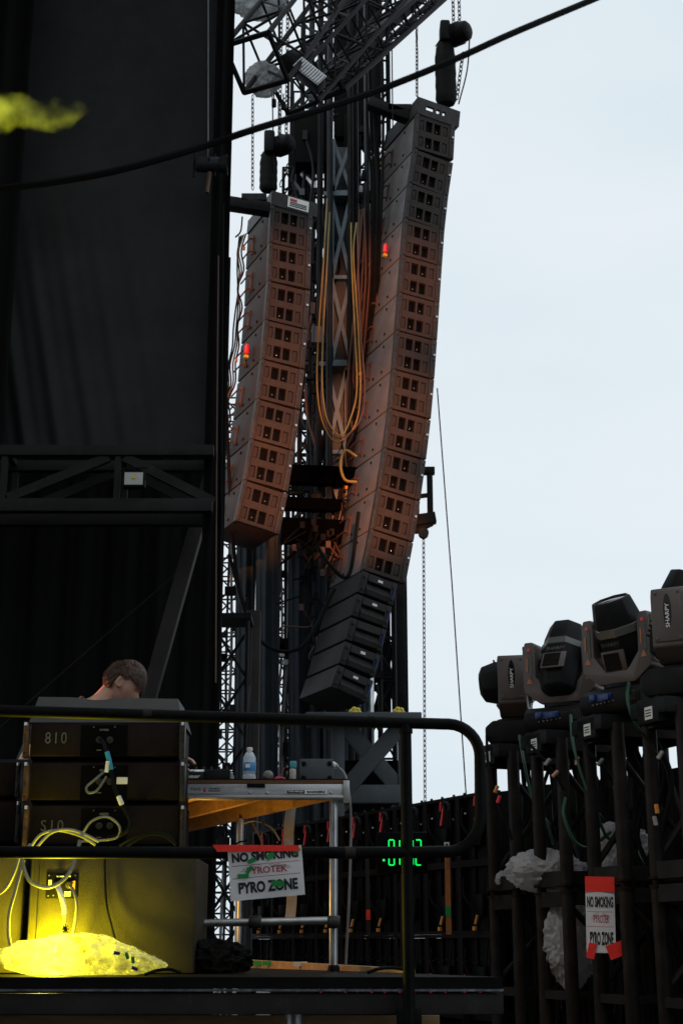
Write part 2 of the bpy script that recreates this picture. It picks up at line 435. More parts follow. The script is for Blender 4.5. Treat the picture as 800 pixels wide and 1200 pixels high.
# large upper drape
ZD0, ZD1 = P(100, 527, 13).z, 13.1
XA, XB = P(-30, 400, 13).x, P(262, 100, 13).x
def dr(u, v):
    x = XA + (XB - XA) * u; z = ZD0 + (ZD1 - ZD0) * v
    k = max(0, 1 - v / .40); ang = u * 1.3 + v * .75          # creases fan out from the lower left corner
    f = k ** 1.2 * (.05 * math.sin(ang * 34 + 3 * v) + .024 * math.sin(ang * 71 + 1)) * max(0, 1 - u * 1.25)
    return (x, 13 + f + .02 * math.sin(u * 9 + 1) + .012 * math.sin(v * 14), z)
mb = MB(); mb.grid(dr, 260, 160)
solo('stage_drape', mb, M_['drape'], 'wide black stage drape above the lattice beam, creased at its lower left', 'drape')
mb = MB(); x0, x1 = P(-120, 300, 12.7).x, P(21, 300, 12.7).x
mb.grid(lambda u, v: (x0 + (x1 - x0) * u, 12.7 + .05 * math.sin(u * 30), ZD0 - .1 + (13.1 - ZD0) * v), 60, 12)
solo('stage_drape', mb, M_['drape2'], 'narrow black stage drape at the far left edge, darker than the wide one', 'drape')
mb = MB(); x0, x1 = P(246, 300, 12.8).x, P(276, 0, 12.8).x
mb.grid(lambda u, v: (x0 + (x1 - x0) * u, 12.8 + .03 * math.sin(u * 11) + .01 * math.sin(v * 40), DZ + .2 + (13.1 - DZ) * v), 24, 60)
solo('border_drape', mb, M_['drape2'], 'tall thin black border drape beside the strip of sky, left of the smaller line array', 'drape')
# ropes and bright hooks on the border drape
rp_ = thing('hanging_rope', 'thin grey rope hanging down the black drape to the small spotlight', 'rope', P(244, 0, 12.55))
mb = MB(); mb.tube([P(244, -60, 12.55), P(244, 188, 12.55)], .006, 5); part('strand', mb, M_['greycable'], rp_)
for i, (px, py0, py1, cl) in enumerate([(253, 300, 800, 'orangecable'), (259, 240, 840, 'rubber')]):
    mb = MB(); mb.tube(spline([P(px + 3, py0, 12.7), P(px + 1, (py0 + py1) / 2, 12.72), P(px, py1, 12.7)]), .007, 5)
    solo('hanging_cable', mb, M_[cl], ['thin brown cable running down the border drape edge', 'thin black cable running down the border drape edge'][i], 'cable')
# smoke lit yellow by a lamp at the side of the stage
sm = bpy.data.materials.new('stage_smoke'); sm.use_nodes = True; t = sm.node_tree; t.nodes.clear()
o_ = t.nodes.new('ShaderNodeOutputMaterial'); pv = t.nodes.new('ShaderNodeVolumePrincipled')
pv.inputs['Color'].default_value = (.9, .9, .5, 1); pv.inputs['Anisotropy'].default_value = .0
c = t.nodes.new('ShaderNodeTexCoord'); n = t.nodes.new('ShaderNodeTexNoise'); n.inputs['Scale'].default_value = 5.5; n.inputs['Detail'].default_value = 4
t.links.new(c.outputs['Object'], n.inputs['Vector'])
ln = t.nodes.new('ShaderNodeVectorMath'); ln.operation = 'LENGTH'
mpv = t.nodes.new('ShaderNodeMapping'); mpv.inputs['Scale'].default_value = (1 / 1.05, 1 / .30, 1 / .14); mpv.inputs['Location'].default_value = (0, 0, 0)
t.links.new(c.outputs['Object'], mpv.inputs['Vector'])
n9 = t.nodes.new('ShaderNodeTexNoise'); n9.inputs['Scale'].default_value = 2.4; n9.inputs['Detail'].default_value = 5; t.links.new(c.outputs['Object'], n9.inputs['Vector'])
a9 = t.nodes.new('ShaderNodeVectorMath'); a9.operation = 'MULTIPLY_ADD'; a9.inputs[1].default_value = (1.2, 1.2, 2.2); a9.inputs[2].default_value = (-.6, -.6, -1.1); t.links.new(n9.outputs['Color'], a9.inputs[0])
b9 = t.nodes.new('ShaderNodeVectorMath'); b9.operation = 'ADD'; t.links.new(mpv.outputs['Vector'], b9.inputs[0]); t.links.new(a9.outputs[0], b9.inputs[1]); t.links.new(b9.outputs[0], ln.inputs[0])
m1 = t.nodes.new('ShaderNodeMath'); m1.operation = 'SUBTRACT'; m1.inputs[0].default_value = .98; t.links.new(ln.outputs['Value'], m1.inputs[1])
m2 = t.nodes.new('ShaderNodeMapRange'); m2.inputs['From Min'].default_value = .34; m2.inputs['From Max'].default_value = .72; t.links.new(n.outputs['Fac'], m2.inputs['Value'])
m3 = t.nodes.new('ShaderNodeMath'); m3.operation = 'MULTIPLY'; m3.use_clamp = True; t.links.new(m1.outputs[0], m3.inputs[0]); t.links.new(m2.outputs[0], m3.inputs[1])
m4 = t.nodes.new('ShaderNodeMath'); m4.operation = 'MULTIPLY'; m4.inputs[1].default_value = 4.5; t.links.new(m3.outputs[0], m4.inputs[0])
t.links.new(m4.outputs[0], pv.inputs['Density']); t.links.new(pv.outputs[0], o_.inputs['Volume'])
sc_ = P(20, 131, 11.5)
mb = MB(); mb.box((0, 0, 0), (2.4, .8, .56))
me = mesh_from(mb, 'smoke', sm, smooth=False); smo = bpy.data.objects.new('smoke', me); COL.objects.link(smo); smo.location = sc_ + V(-.42, 0, 0)
smo['kind'] = 'stuff'; smo['label'] = 'wisp of smoke lit yellow against the black drape'
lamp('smoke_beam', 'SPOT', sc_ + V(-5.5, .7, .1), 14000, (.93, 1, .02), sc_, 8, .8, .05)

# lattice beam across the stage
sb = thing('lattice_beam', 'charcoal steel lattice beam spanning the stage under the wide drape', 'beam', P(120, 600, 12.6))
def bz(y, Y): return P(130, y, Y).z
x0, x1 = P(-80, 560, 12.6).x, P(250, 560, 12.6).x
for Y in (12.6, 13.05):
    zt, zl = bz(529, 12.6), bz(593, 12.6)
    mb = MB(); mb.box(((x0 + x1) / 2, Y, zt), (x1 - x0, .10, .10)); part('upper_chord', mb, M_['stagebeam'], sb, bevel=.006)
    mb = MB(); mb.box(((x0 + x1) / 2, Y, zl), (x1 - x0, .10, .12)); part('lower_chord', mb, M_['stagebeam'], sb, bevel=.006)
    for px in (5, 138):
        x = P(px, 560, 12.6).x
        mb = MB(); mb.beam((x, Y, zl + .06), (x, Y, zt - .05), .055, .055); part('upright', mb, M_['stagebeam'], sb)
    for a, b in (((10, 584), (128, 536)), ((146, 536), (250, 588)), ((4, 584), (-90, 536))):
        A, B = P(a[0], a[1], 12.6), P(b[0], b[1], 12.6); A.y = B.y = Y + (.008 if Y > 12.8 else 0)
        mb = MB(); mb.beam(A, B, .05, .085); part('diagonal', mb, M_['stagebeam'], sb)
for px in (5, 138, 240):
    x = P(px, 560, 12.6).x
    mb = MB(); mb.beam((x, 12.65, zt + .01), (x, 13.0, zt + .01), .05, .05); part('cross_tie', mb, M_['stagebeam'], sb)
fl = thing('floodlight', 'small square floodlight with a pale lens hung in the lattice beam', 'floodlight', P(157, 570, 12.45))
p = P(157, 561, 12.45)
mb = MB(); mb.box(p + V(0, .05, 0), (.2, .10, .15)); part('housing', mb, M_['blacksteel'], fl, bevel=.01)
mb = MB(); mb.box(p + V(0, -.003, 0), (.165, .012, .115)); part('lens', mb, M_['lampglass'], fl)
mb = MB(); mb.box(p + V(0, -.012, .01), (.03, .012, .025)); part('bulb', mb, M_['yellow'], fl)
mb = MB(); mb.tube([p + V(-.105, .05, 0), p + V(-.105, .05, .12), p + V(.105, .05, .12), p + V(.105, .05, 0)], .008, 6); part('bracket', mb, M_['blacksteel'], fl)
mb = MB(); mb.beam(P(247, 560, 13.6), P(150, 905, 13.6), .14, .14); solo('diagonal_brace', mb, M_['beamgrey'], 'sloping grey steel brace behind the person at the right of the dark opening', 'brace', bevel=.008)
mb = MB(); mb.tube([P(220, 660, 14.2), P(-20, 870, 14.2)], .008, 5); solo('guy_wire', mb, M_['stagebeam'], 'thin slanting wire across the dark stage opening', 'wire')

# small hung spotlight and arm holding the left array
hs = thing('spotlight', 'small black spotlight hanging in front of the drape edge beside the smaller line array', 'spotlight', P(246, 190, 12.45))
p = P(246, 193, 12.45)
Mx = tz(p) @ Matrix.Rotation(R(90), 4, 'Y')
mb = MB(); mb.lathe([(.05, -.14), (.075, -.12), (.075, .08), (.07, .09)], Mx, 18); part('barrel', mb, M_['darksteel'], hs)
mb = MB(); mb.lathe([(.072, .09), (.10, .17), (.097, .17), (.065, .10)], Mx, 18); part('hood', mb, M_['darksteel'], hs)
mb = MB(); mb.tube([p + V(0, -.09, 0), p + V(0, -.09, .15), p + V(0, .09, .15), p + V(0, .09, 0)], .01, 6); part('yoke', mb, M_['blacksteel'], hs)
for dx in (-.15, .05):
    mb = MB(); mb.tube([p + V(dx, 0, .11), p + V(dx, 0, -.13)], .012, 6); part('rod', mb, M_['blacksteel'], hs)
mb = MB(); mb.tube([p + V(0, 0, -.08), p + V(-.02, 0, -.30)], .02, 6); part('plug', mb, M_['orangecable'], hs)

# ------------------------------------------------------------------ line arrays
def plate_holes(mb, x0, x1, z0, z1, holes, y, depth):
    """front sheet at y (front is -y) with real rectangular openings; returns walls in mb"""
    xs = sorted({x0, x1, *[h[0] for h in holes], *[h[1] for h in holes]})
    zs = sorted({z0, z1, *[h[2] for h in holes], *[h[3] for h in holes]})
    for a, b in zip(xs, xs[1:]):
        for c, d in zip(zs, zs[1:]):
            mx_, mz_ = (a + b) / 2, (c + d) / 2
            if any(h[0] < mx_ < h[1] and h[2] < mz_ < h[3] for h in holes): continue
            mb.add([(a, y, c), (b, y, c), (b, y, d), (a, y, d)], [(0, 1, 2, 3)])
    for h in holes:
        a, b, c, d = h; e = y + depth
        mb.add([(a, y, c), (b, y, c), (b, y, d), (a, y, d), (a, e, c), (b, e, c), (b, e, d), (a, e, d)],
               [(0, 4, 5, 1), (1, 5, 6, 2), (2, 6, 7, 3), (3, 7, 4, 0)])

def cabinet_meshes(Wd, H, D, side='cabside'):
    """local: x along width 0..W from the near edge, front at y=0 facing -y, z 0..-H"""
    g = .012; o = {}
    mb = MB(); mb.hexa([(.012, .07, -H + g), (Wd - .012, .07, -H + g), (Wd - .02, D, -H + g + .004), (.012, D, -H + g + .004)],
                       [(.012, .07, -g), (Wd - .012, .07, -g), (Wd - .02, D, -g - .004), (.012, D, -g - .004)])
    o['body'] = mesh_from(mb, 'cabinet', M_[side], bevel=.008)
    holes = []; rec = []
    for r in range(2):
        zc = -H * (.28 + .47 * r); hh = H * .15
        for a, b in ((.258, .428), (.472, .637)): holes.append((a * Wd, b * Wd, zc - hh, zc + hh))
        for a, b in ((.11, .21), (.69, .81)): rec.append((a * Wd, b * Wd, zc - hh * .92, zc + hh * .92))
    mb = MB(); plate_holes(mb, .085 * Wd, .87 * Wd, -H + g, -g, holes + rec, -.004, .07)
    mb.box((.4775 * Wd, .034, -g - .004), (.785 * Wd, .074, .008)); mb.box((.4775 * Wd, .034, -H + g + .004), (.785 * Wd, .074, .008))
    o['baffle'] = mesh_from(mb, 'baffle', M_['baffle'], smooth=False)
    o['ports'] = []
    for h in holes:
        mb = MB(); mb.box(((h[0] + h[1]) / 2, .060, (h[2] + h[3]) / 2), (h[1] - h[0] - .002, .006, h[3] - h[2] - .002))
        if len(o['ports']) in (1, 2): mb.ball(((h[0] + h[1]) / 2 + .012, .050, (h[2] + h[3]) / 2 - .02), .018, seg=10, rings=6, sc=(1, .6, 1))
        me = mesh_from(mb, 'horn_port', M_['hole']); me.materials.append(M_['driver'])
        for p in me.polygons: p.material_index = 1 if len(p.vertices) < 4 or p.area < .0004 else 0
        o['ports'].append(me)
    o['recs'] = []
    for h in rec:
        mb = MB(); mb.box(((h[0] + h[1]) / 2, .014, (h[2] + h[3]) / 2), (h[1] - h[0] - .012, .02, h[3] - h[2] - .016))
        o['recs'].append(mesh_from(mb, 'side_vent', M_['recess'], bevel=.006))
    o['rails'] = []
    for a, b in ((0, .08), (.875, 1)):
        mb = MB(); mb.box(((a + b) / 2 * Wd, .032, -H / 2), ((b - a) * Wd - .004, .09, H - .008))
        for z in (-.05, -H / 2, -H + .06): mb.box(((a + b) / 2 * Wd, -.016, z), ((b - a) * Wd * .55, .012, .05))
        mb.tube([(((a + b) / 2) * Wd, -.03, -H + .03), (((a + b) / 2) * Wd, 0, -H + .03)], .018, 8)
        o['rails'].append(mesh_from(mb, 'rigging_rail', M_['rig'], bevel=.004))
    mb = MB()
    for z in (-H * .35, -H * .7):
        mb.tube([(.014, D * .72, z), (-.045, D * .72, z)], .016, 8); mb.tube([(-.045, D * .72, z), (-.06, D * .98, z - .03)], .013, 6)
    mb.box((.006, D * .72, -H * .52), (.02, .05, H * .5))
    o['plug'] = mesh_from(mb, 'cable_connector', M_['orangecable'])
    o['bolts'] = []
    for yy, z in ((.35, -.10), (.35, -H + .11), (.6, -H + .11)):
        mb = MB(); mb.box((.004, D * yy, z), (.014, .022, .034)); o['bolts'].append(mesh_from(mb, 'side_bolt', M_['hole']))
    mb = MB(); mb.box((.94 * Wd, -.03, -H * .4), (.03, .02, .03)); o['latch'] = mesh_from(mb, 'latch', M_['steel'])
    return o

def edge_points(pix, Y0, n):
    """walk an image edge down a vertical plane through its top, holding the direction n"""
    p0 = P(*pix[0], Y0); ax = n
    res = []
    for px, py in pix:
        d = P(px, py, 10) - V(0, 0, CAMZ); o = V(0, 0, CAMZ)
        s = (p0 - o).dot(ax) / d.dot(ax); res.append(o + d * s)
    return res
def resample(pts, s):
    acc = 0
    for a, b in zip(pts, pts[1:]):
        L = (b - a).length
        if acc + L >= s: return a + (b - a) * ((s - acc) / L)
        acc += L
    return pts[-1] + (pts[-1] - pts[-2]).normalized() * (s - acc)
def plen(pts): return sum((b - a).length for a, b in zip(pts, pts[1:]))

def add_cabinet(root, ms, M, i, accents):
    inv = WM[root.name].inverted()
    c = bpy.data.objects.new('cabinet', ms['body']); COL.objects.link(c); c.parent = root; c.matrix_local = inv @ M
    WM[c.name] = M.copy()
    part('baffle', None, None, c, mesh=ms['baffle'])
    for q, m in enumerate(ms['ports']): part('horn_port', None, None, c, mesh=m if (i * 7 + q) % 3 else ms['ports'][q])
    for m in ms['recs']: part('side_vent', None, None, c, mesh=m)
    for m in ms['rails']: part('rigging_rail', None, None, c, mesh=m)
    part('cable_connector', None, None, c, mesh=ms['plug']); [part('side_bolt', None, None, c, mesh=m) for m in ms['bolts']]; part('latch', None, None, c, mesh=ms['latch'])
    return c

def frame_at(a, b, n, ax):
    """matrix whose x is the width axis ax, z from b up to a, y backwards"""
    z = (a - b).normalized(); y = -n.normalized(); x = y.cross(z).normalized()
    return Matrix(((x.x, y.x, z.x, a.x), (x.y, y.y, z.y, a.y), (x.z, y.z, z.z, a.z), (0, 0, 0, 1)))

def build_array(label, pix_top, pix, Y0, beta, N, Wd, D, sub_pix=None, nsub=0, sticker=False):
    n = V(math.sin(R(beta)), -math.cos(R(beta)), 0); ax = V(math.cos(R(beta)), math.sin(R(beta)), 0)
    allp = edge_points([pix_top] + pix + (sub_pix or []), Y0, n)
    top = allp[0]; pts = allp[1:1 + len(pix)]
    root = thing('line_array', label, 'line array', top, group='line arrays hung from the tower')
    L = plen(pts); H = L / N
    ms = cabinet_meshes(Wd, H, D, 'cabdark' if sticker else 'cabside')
    frames = []
    for i in range(N):
        a, b = resample(pts, i * H), resample(pts, (i + 1) * H)
        Mx = frame_at(a, b, n, ax); frames.append(Mx); add_cabinet(root, ms, Mx, i, None)
    # bumper frame on top: hollow with slots one sees the sky through
    Mt = frame_at(top, pts[0], n, ax); hb = (top - pts[0]).length
    mb = MB()
    plate_holes(mb, -.01, Wd + .06, -hb, 0, [(.22 * Wd, .42 * Wd, -hb * .62, -hb * .36), (.48 * Wd, .58 * Wd, -hb * .62, -hb * .36), (.64 * Wd, .72 * Wd, -hb * .62, -hb * .36)] if not sticker else [], -.02, .05)
    for (cx, cy, cz, dx, dy, dz) in ((.02, D / 2, -hb / 2, .05, D, hb), (Wd + .02, D / 2, -hb / 2, .06, D, hb), (Wd * .5, D * .96, -hb * .9, Wd, .05, hb * .2), (Wd * .5, D * .5, -hb * .95, .08, D, hb * .1), (Wd * .5, .02, -hb + .01, Wd, .04, .02), (Wd * .5, .02, -.01, Wd, .04, .02)):
        mb.box((cx, cy, cz), (dx, dy, dz))
    mb.v = [Mt @ v for v in mb.v]; part('top_frame', mb, M_['rig'], root)
    if sticker:
        mb = MB(); mb.box((.62 * Wd, -.03, -hb * .5), (.5 * Wd, .008, hb * .75)); mb.v = [Mt @ v for v in mb.v]; st = part('sticker', mb, M_['white'], root)
        mb = MB(); mb.box((.50 * Wd, -.037, -hb * .32), (.16 * Wd, .006, hb * .18)); mb.v = [Mt @ v for v in mb.v]; part('red_mark', mb, M_['redink'], st)
        for k in range(3):
            mb = MB(); mb.box((.62 * Wd, -.037, -hb * (.50 + .12 * k)), (.4 * Wd, .006, hb * .05)); mb.v = [Mt @ v for v in mb.v]; part('printed_line', mb, M_['recess'], st)
    # loom of feeder cables down the back edge
    for k in range(4):
        q = []
        for i, Mx in enumerate(frames):
            q.append(Mx @ V(-.05 - .02 * k, D * (.90 + .04 * k), -.05)); q.append(Mx @ V(-.09 - .03 * math.sin(i * 1.7 + k), D * (.95 + .05 * k), -H * .55))
        mb = MB(); mb.tube(spline(q, 4), .013, 5); part('feeder_cable', mb, M_[('rubber', 'orangecable', 'rubber', 'rubber')[k]], root)
    for i in (range(0, N, 3)):
        Mx = frames[i]; mb = MB(); mb.box((-.07, D * .9, -H * .5), (.035, .035, .05)); mb.v = [Mx @ v for v in mb.v]; part('orange_plug', mb, M_['orange'], root)
    Mx = frames[int(N * .32) if not sticker else int(N * .44)]
    mb = MB(); mb.lathe([(.03, 0), (.05, .02), (.05, .16), (.03, .2)], Mx @ tz(V(-.06, D * (.42 if not sticker else .5), -H * .6)) @ Matrix.Scale(.8, 4), 10); part('red_plug', mb, M_['red'], root)
    mb = MB(); mb.box((-.06, D * (.42 if not sticker else .5), -H * .66), (.06, .06, .04)); mb.v = [Mx @ v for v in mb.v]; part('yellow_plug', mb, M_['yellow'], root)
    if sub_pix:
        sp = [pts[-1]] + allp[1 + len(pix):]
        Ls = plen(sp); Hs = Ls / nsub; Ws = Wd * .82
        D2 = 1.15
        mbb = MB(); mbb.hexa([(0, .05, -Hs + .015), (Ws, .05, -Hs + .015), (Ws, D2, -Hs + .02), (0, D2, -Hs + .02)], [(0, .05, -.015), (Ws, .05, -.015), (Ws, D2, -.018), (0, D2, -.018)])
        me_b = mesh_from(mbb, 'sub_cabinet', M_['sub'], bevel=.012)
        # front profile: flat upper panel, step, bulging lower panel
        prof = [(.05, -.02), (-.03, -.02), (-.045, -Hs * .36), (.03, -Hs * .42), (-.01, -Hs * .5), (-.055, -Hs * .72), (-.03, -Hs + .03), (.05, -Hs + .02)]
        mbf = MB(); mbf.prism(prof, .20 * Ws, .84 * Ws); me_f = mesh_from(mbf, 'front_grille', M_['sub'])
        me_s = []
        for a, b in ((0, .19), (.85, 1)):
            m = MB(); m.box(((a + b) / 2 * Ws, .01, -Hs / 2), ((b - a) * Ws, .09, Hs - .03))
            for z in (-.09, -Hs + .09): m.tube([((a + b) / 2 * Ws, -.05, z), ((a + b) / 2 * Ws, 0, z)], .028, 10)
            me_s.append(mesh_from(m, 'rigging_cheek', M_['sub'], bevel=.008))
        m = MB(); m.box((.52 * Ws, -.048, -Hs * .24), (.13 * Ws, .012, Hs * .10)); me_l = mesh_from(m, 'name_plate', M_['white'])
        m = MB(); m.box((.49 * Ws, -.056, -Hs * .24), (.04 * Ws, .006, Hs * .05)); me_l2 = mesh_from(m, 'emblem', M_['recess'])
        m = MB(); m.tube([(.93 * Ws, -.06, -.1), (.95 * Ws, -.03, -Hs * .8)], .012, 6); me_c = mesh_from(m, 'loose_cable', M_['blue'])
        for i in range(nsub):
            a, b = resample(sp, i * Hs), resample(sp, (i + 1) * Hs)
            Mx = frame_at(a, b, n, ax); inv = WM[root.name].inverted()
            c = bpy.data.objects.new('sub_cabinet', me_b); COL.objects.link(c); c.parent = root; c.matrix_local = inv @ Mx; WM[c.name] = Mx.copy()
            part('front_grille', None, None, c, mesh=me_f)
            for m in me_s: part('rigging_cheek', None, None, c, mesh=m)
            if i != 2:
                l = part('name_plate', None, None, c, mesh=me_l)
            part('loose_cable', None, None, c, mesh=me_c)
    return root, frames, H, n, ax

arrR, fR, HR, nR, axR = build_array('taller curved line array on the right against the sky, dark sub cabinets at its foot',
    (489.5, 114), [(487.5, 133), (485, 174), (477.5, 222), (473, 262), (467, 340), (461, 420), (455, 482), (446.5, 546), (436, 608), (424, 668)],
    20.0, 23, 12, .68, 1.22, [(412, 715), (400, 765), (386, 806)], 5)
arrL, fL, HL, nL, axL = build_array('shorter line array on the left beside the drape, white sticker on its top frame',
    (319, 224), [(317.5, 240), (316, 260), (313.5, 330), (308, 400), (303, 450), (297, 490), (288, 550), (275, 610)],
    19.0, 24, 8, .66, 1.0, sticker=True)

# chain hoists over the arrays
def hoist(label, pm, pb0, pb1, Y, wpx):
    c = P(pm[0], pm[1], Y); k = c.y / 1700 * 1.12
    r = thing('chain_hoist', label, 'chain hoist', c, group='chain hoists above the line arrays')
    Mx = tz(c) @ Matrix.Rotation(R(90), 4, 'Y') @ Matrix.Rotation(R(35), 4, 'X') @ Matrix.Scale(wpx / 26, 4)
    mb = MB(); mb.lathe([(.06, -.16), (.15, -.15), (.19, -.06), (.195, .16), (.17, .30), (.12, .34), (.05, .345)], Mx, 22)
    for i in range(6): mb.lathe([(.196, -.02 + i * .035), (.21, -.017 + i * .035), (.21, -.008 + i * .035), (.196, -.005 + i * .035)], Mx, 22)
    part('motor', mb, M_['blacksteel'], r)
    mb = MB(); mb.box(c + V(-.13, 0, .02), (.16, .34, .36)); mb.box(c + V(-.13, -.02, .23), (.06, .06, .10)); part('gearbox', mb, M_['blacksteel'], r, bevel=.03)
    a, b = P(pb0[0], pb0[1], Y), P(pb1[0], pb1[1], Y)
    mb = MB(); hw = wpx * k * .52; L_ = (a - b).length; N_ = 14
    mb.lathe([(hw * (.80 + .20 * min(1, i / 3)) * (1 + .025 * math.sin(i * 2.1)) * (.9 if i == 0 else 1) if i < N_ else hw * .8, -L_ * i / N_) for i in range(N_ + 1)], tz(a) @ Matrix.Diagonal((1, .8, 1, 1)), 18); part('chain_bag', mb, M_['rubber'], r)
    mb = MB()
    for sx in (-.9, .9): mb.tube([a + V(hw * sx, 0, -.04), c + V(-.1 + .1 * sx, 0, -.05)], .012, 5)
    part('bag_strap', mb, M_['rubber'], r)
    for dx in (.02, .12):
        mb = chain_mb(c + V(dx, 0, .15), c + V(dx, .0, 4.2), .08, .018); part('load_chain', mb, M_['darksteel'], r)
    mb = chain_mb(P(pm[0] + 12, pm[1] + 20, Y), P(pb1[0] + 16, pb1[1] - 6, Y), .08, .02); part('slack_chain', mb, M_['darksteel'], r)
    mb = MB(); mb.tube(spline([P(pm[0] + 20, pm[1], Y), P(pm[0] + 17, pm[1] + 40, Y), P(pb1[0] + 18, pb1[1], Y)]), .012, 5); part('control_cable', mb, M_['rubber'], r)
hoist('chain hoist with a long black chain bag above the taller line array', (530, 42), (521, 52), (519, 122), 20.6, 24)
hoist('chain hoist half hidden by trusses above the shorter line array', (326, 172), (315, 180), (313, 224), 19.6, 20)
for i, (px, y0, y1, Y, lb) in enumerate([(488, -60, 112, 20.3, 'steel chain dropping to the near corner of the taller line array'), (296, 112, 222, 18.8, 'steel chain hanging under the plastic sheet left of the roof truss'), (327, 118, 165, 18.9, 'short steel chain above the hoist of the shorter line array'), (496, 626, 1000, 20.5, 'long steel chain hanging from the bracket down past the guard rail')]):
    solo('hanging_chain', chain_mb(P(px, y0, Y), P(px + (2 if i == 3 else 0), y1, Y), .07, .014), M_['darksteel'], lb, 'chain', 'chains hanging by the tower')
mb = MB(); mb.tube([P(512, 455, 20), P(529, 680, 20), P(547, 950, 20)], .010, 6); solo('guy_wire', mb, M_['blacksteel'], 'long slanting black wire from the taller line array down to the right', 'wire')
mb = MB(); mb.tube([P(483, -40, 21), P(489, 60, 21), P(489, 118, 21)], .010, 5); solo('guy_wire', mb, M_['blacksteel'], 'thin vertical wire by the top of the taller line array', 'wire')
for i, (px, y0, y1) in enumerate([(319, 110, 200), (458, -30, 150)]):
    mb = MB(); mb.tube([P(px, y0, 19.5), P(px + 2, y1, 19.5)], .010, 5); solo('guy_wire', mb, M_['blacksteel'], ['thin wire hanging beside the hoist of the shorter line array', 'thin wire down the right edge of the dark mast'][i], 'wire')

# ------------------------------------------------------------------ tower behind the arrays
tower = thing('scaffold_tower', 'dark scaffold tower of lattice columns standing behind and between the two line arrays', 'scaffold tower', P(420, 1000, 23) * 1)
tower.location.z = 0; WM[tower.name] = Matrix.Translation(tower.location)
def column(px, Y, top, w, mname, n=30):
    x = P(px, 500, Y).x; a = V(x, Y, 0); b = V(x, Y, top); c1, c2 = MB(), MB()
    truss(c1, c2, a, b, w, w, .035, .02, n); c1.v += []; 
    n0 = len(c1.v); c1.v += c2.v; c1.f += [tuple(i + n0 for i in f) for f in c2.f]
    return part('lattice_column', c1, M_[mname], tower)
for px, Y, top, w_ in ((366, 22.6, 17.5, .42), (428, 22.6, 19, .42), (352, 24.4, 17.5, .42), (408, 24.4, 19, .42), (446, 22.8, 19, .36)):
    column(px, Y, top, w_, 'blacksteel')
x0, x1 = P(350, 500, 22.6).x, P(446, 500, 22.6).x
for z in [2.6 + 1.55 * i for i in range(11)]:
    for Y in (22.6, 24.4):
        mb = MB(); mb.beam((x0, Y - .24, z + .1 * (Y > 23)), (x1, Y - .24, z + .1 * (Y > 23)), .09, .11); part('ledger', mb, M_['blacksteel'], tower)
    mb = MB(); mb.tube([(x0, 22.3, z), (x1, 22.3, z + 1.5)] if int(z / 1.55) % 2 else [(x1, 22.3, z), (x0, 22.3, z + 1.5)], .03, 6); part('diagonal_tube', mb, M_['darksteel'], tower)
# decks / dark equipment inside the tower near the top
for k, (px, py, wpx, hpx, Y) in enumerate([(418, 60, 54, 200, 22.2), (372, 245, 0, 0, 0), (365, 160, 44, 60, 21.4), (352, 208, 30, 60, 22), (413, 178, 20, 90, 22.1)]):
    if not wpx: continue
    a = P(px - wpx / 2, py + hpx / 2, Y); b = P(px + wpx / 2, py - hpx / 2, Y)
    mb = MB(); mb.box(((a.x + b.x) / 2, Y + .2, (a.z + b.z) / 2), (b.x - a.x, .4, b.z - a.z)); part('black_panel', mb, M_['drape2'], tower, bevel=.02)
for k, (a, b) in enumerate([((430, 122), (484, 138)), ((250, 235), (312, 243))]):
    pass

# slate-blue flat-bar mast with X bracing, in sections
mast = thing('steel_mast', 'slate blue steel mast with flat X bracing standing between the two line arrays', 'mast', P(402, 1000, 21.2))
mast.location.z = 0; WM[mast.name] = Matrix.Translation(mast.location)
mx0, mx1 = P(389, 400, 21.2).x, P(410, 400, 21.2).x; mw = mx1 - mx0
def Zp(y): return P(400, y, 21.2).z
def mast_section(za, zb, x0, x1, plate=True):
    s = MB()
    for x in (x0, x1): s.box((x, 21.2, (za + zb) / 2), (.055, .30, zb - za))
    f = part('flange', s, M_['slate'], mast, bevel=.005)
    m = MB(); nb = max(1, round((zb - za) / 1.25))
    for i in range(nb):
        a, b = za + (zb - za) * i / nb, za + (zb - za) * (i + 1) / nb
        m.beam((x0, 21.06, a + .05), (x1, 21.06, b - .05), .02, .06); m.beam((x1, 21.075, a + .05), (x0, 21.075, b - .05), .02, .06)
        m.box(((x0 + x1) / 2, 21.06, a + .03), (x1 - x0, .02, .06))
    part('cross_bracing', m, M_['slate'], mast)
    m = MB(); m.box(((x0 + x1) / 2, 21.33, (za + zb) / 2), (x1 - x0, .02, zb - za)); part('back_plate', m, M_['slatedark'], mast)
for (ya, yb, ox) in ((232, 168, .02), (430, 236, 0), (640, 434, -.06), (900, 644, -.08)):
    mast_section(Zp(ya), Zp(yb), mx0 + ox, mx1 + ox)
for y, ox in ((234, 0), (432, -.06), (642, -.08)):
    mb = MB(); mb.box(((mx0 + mx1) / 2 + ox - .03, 21.2, Zp(y)), (mw + .22, .42, .07)); part('joint_plate', mb, M_['slate'], mast)
# vertical tubes flanking the mast
for px, Y, mt in ((386, 20.9, 'darksteel'), (411, 20.9, 'blacksteel'), (417, 21.0, 'blacksteel'), (374, 21.3, 'blacksteel'), (431, 21.8, 'slatedark'), (363, 22.0, 'darksteel')):
    x = P(px, 400, Y).x; mb = MB(); mb.tube([(x, Y, 1), (x, Y, P(px, -40, Y).z)], .05, 8); part('vertical_tube', mb, M_[mt], tower)
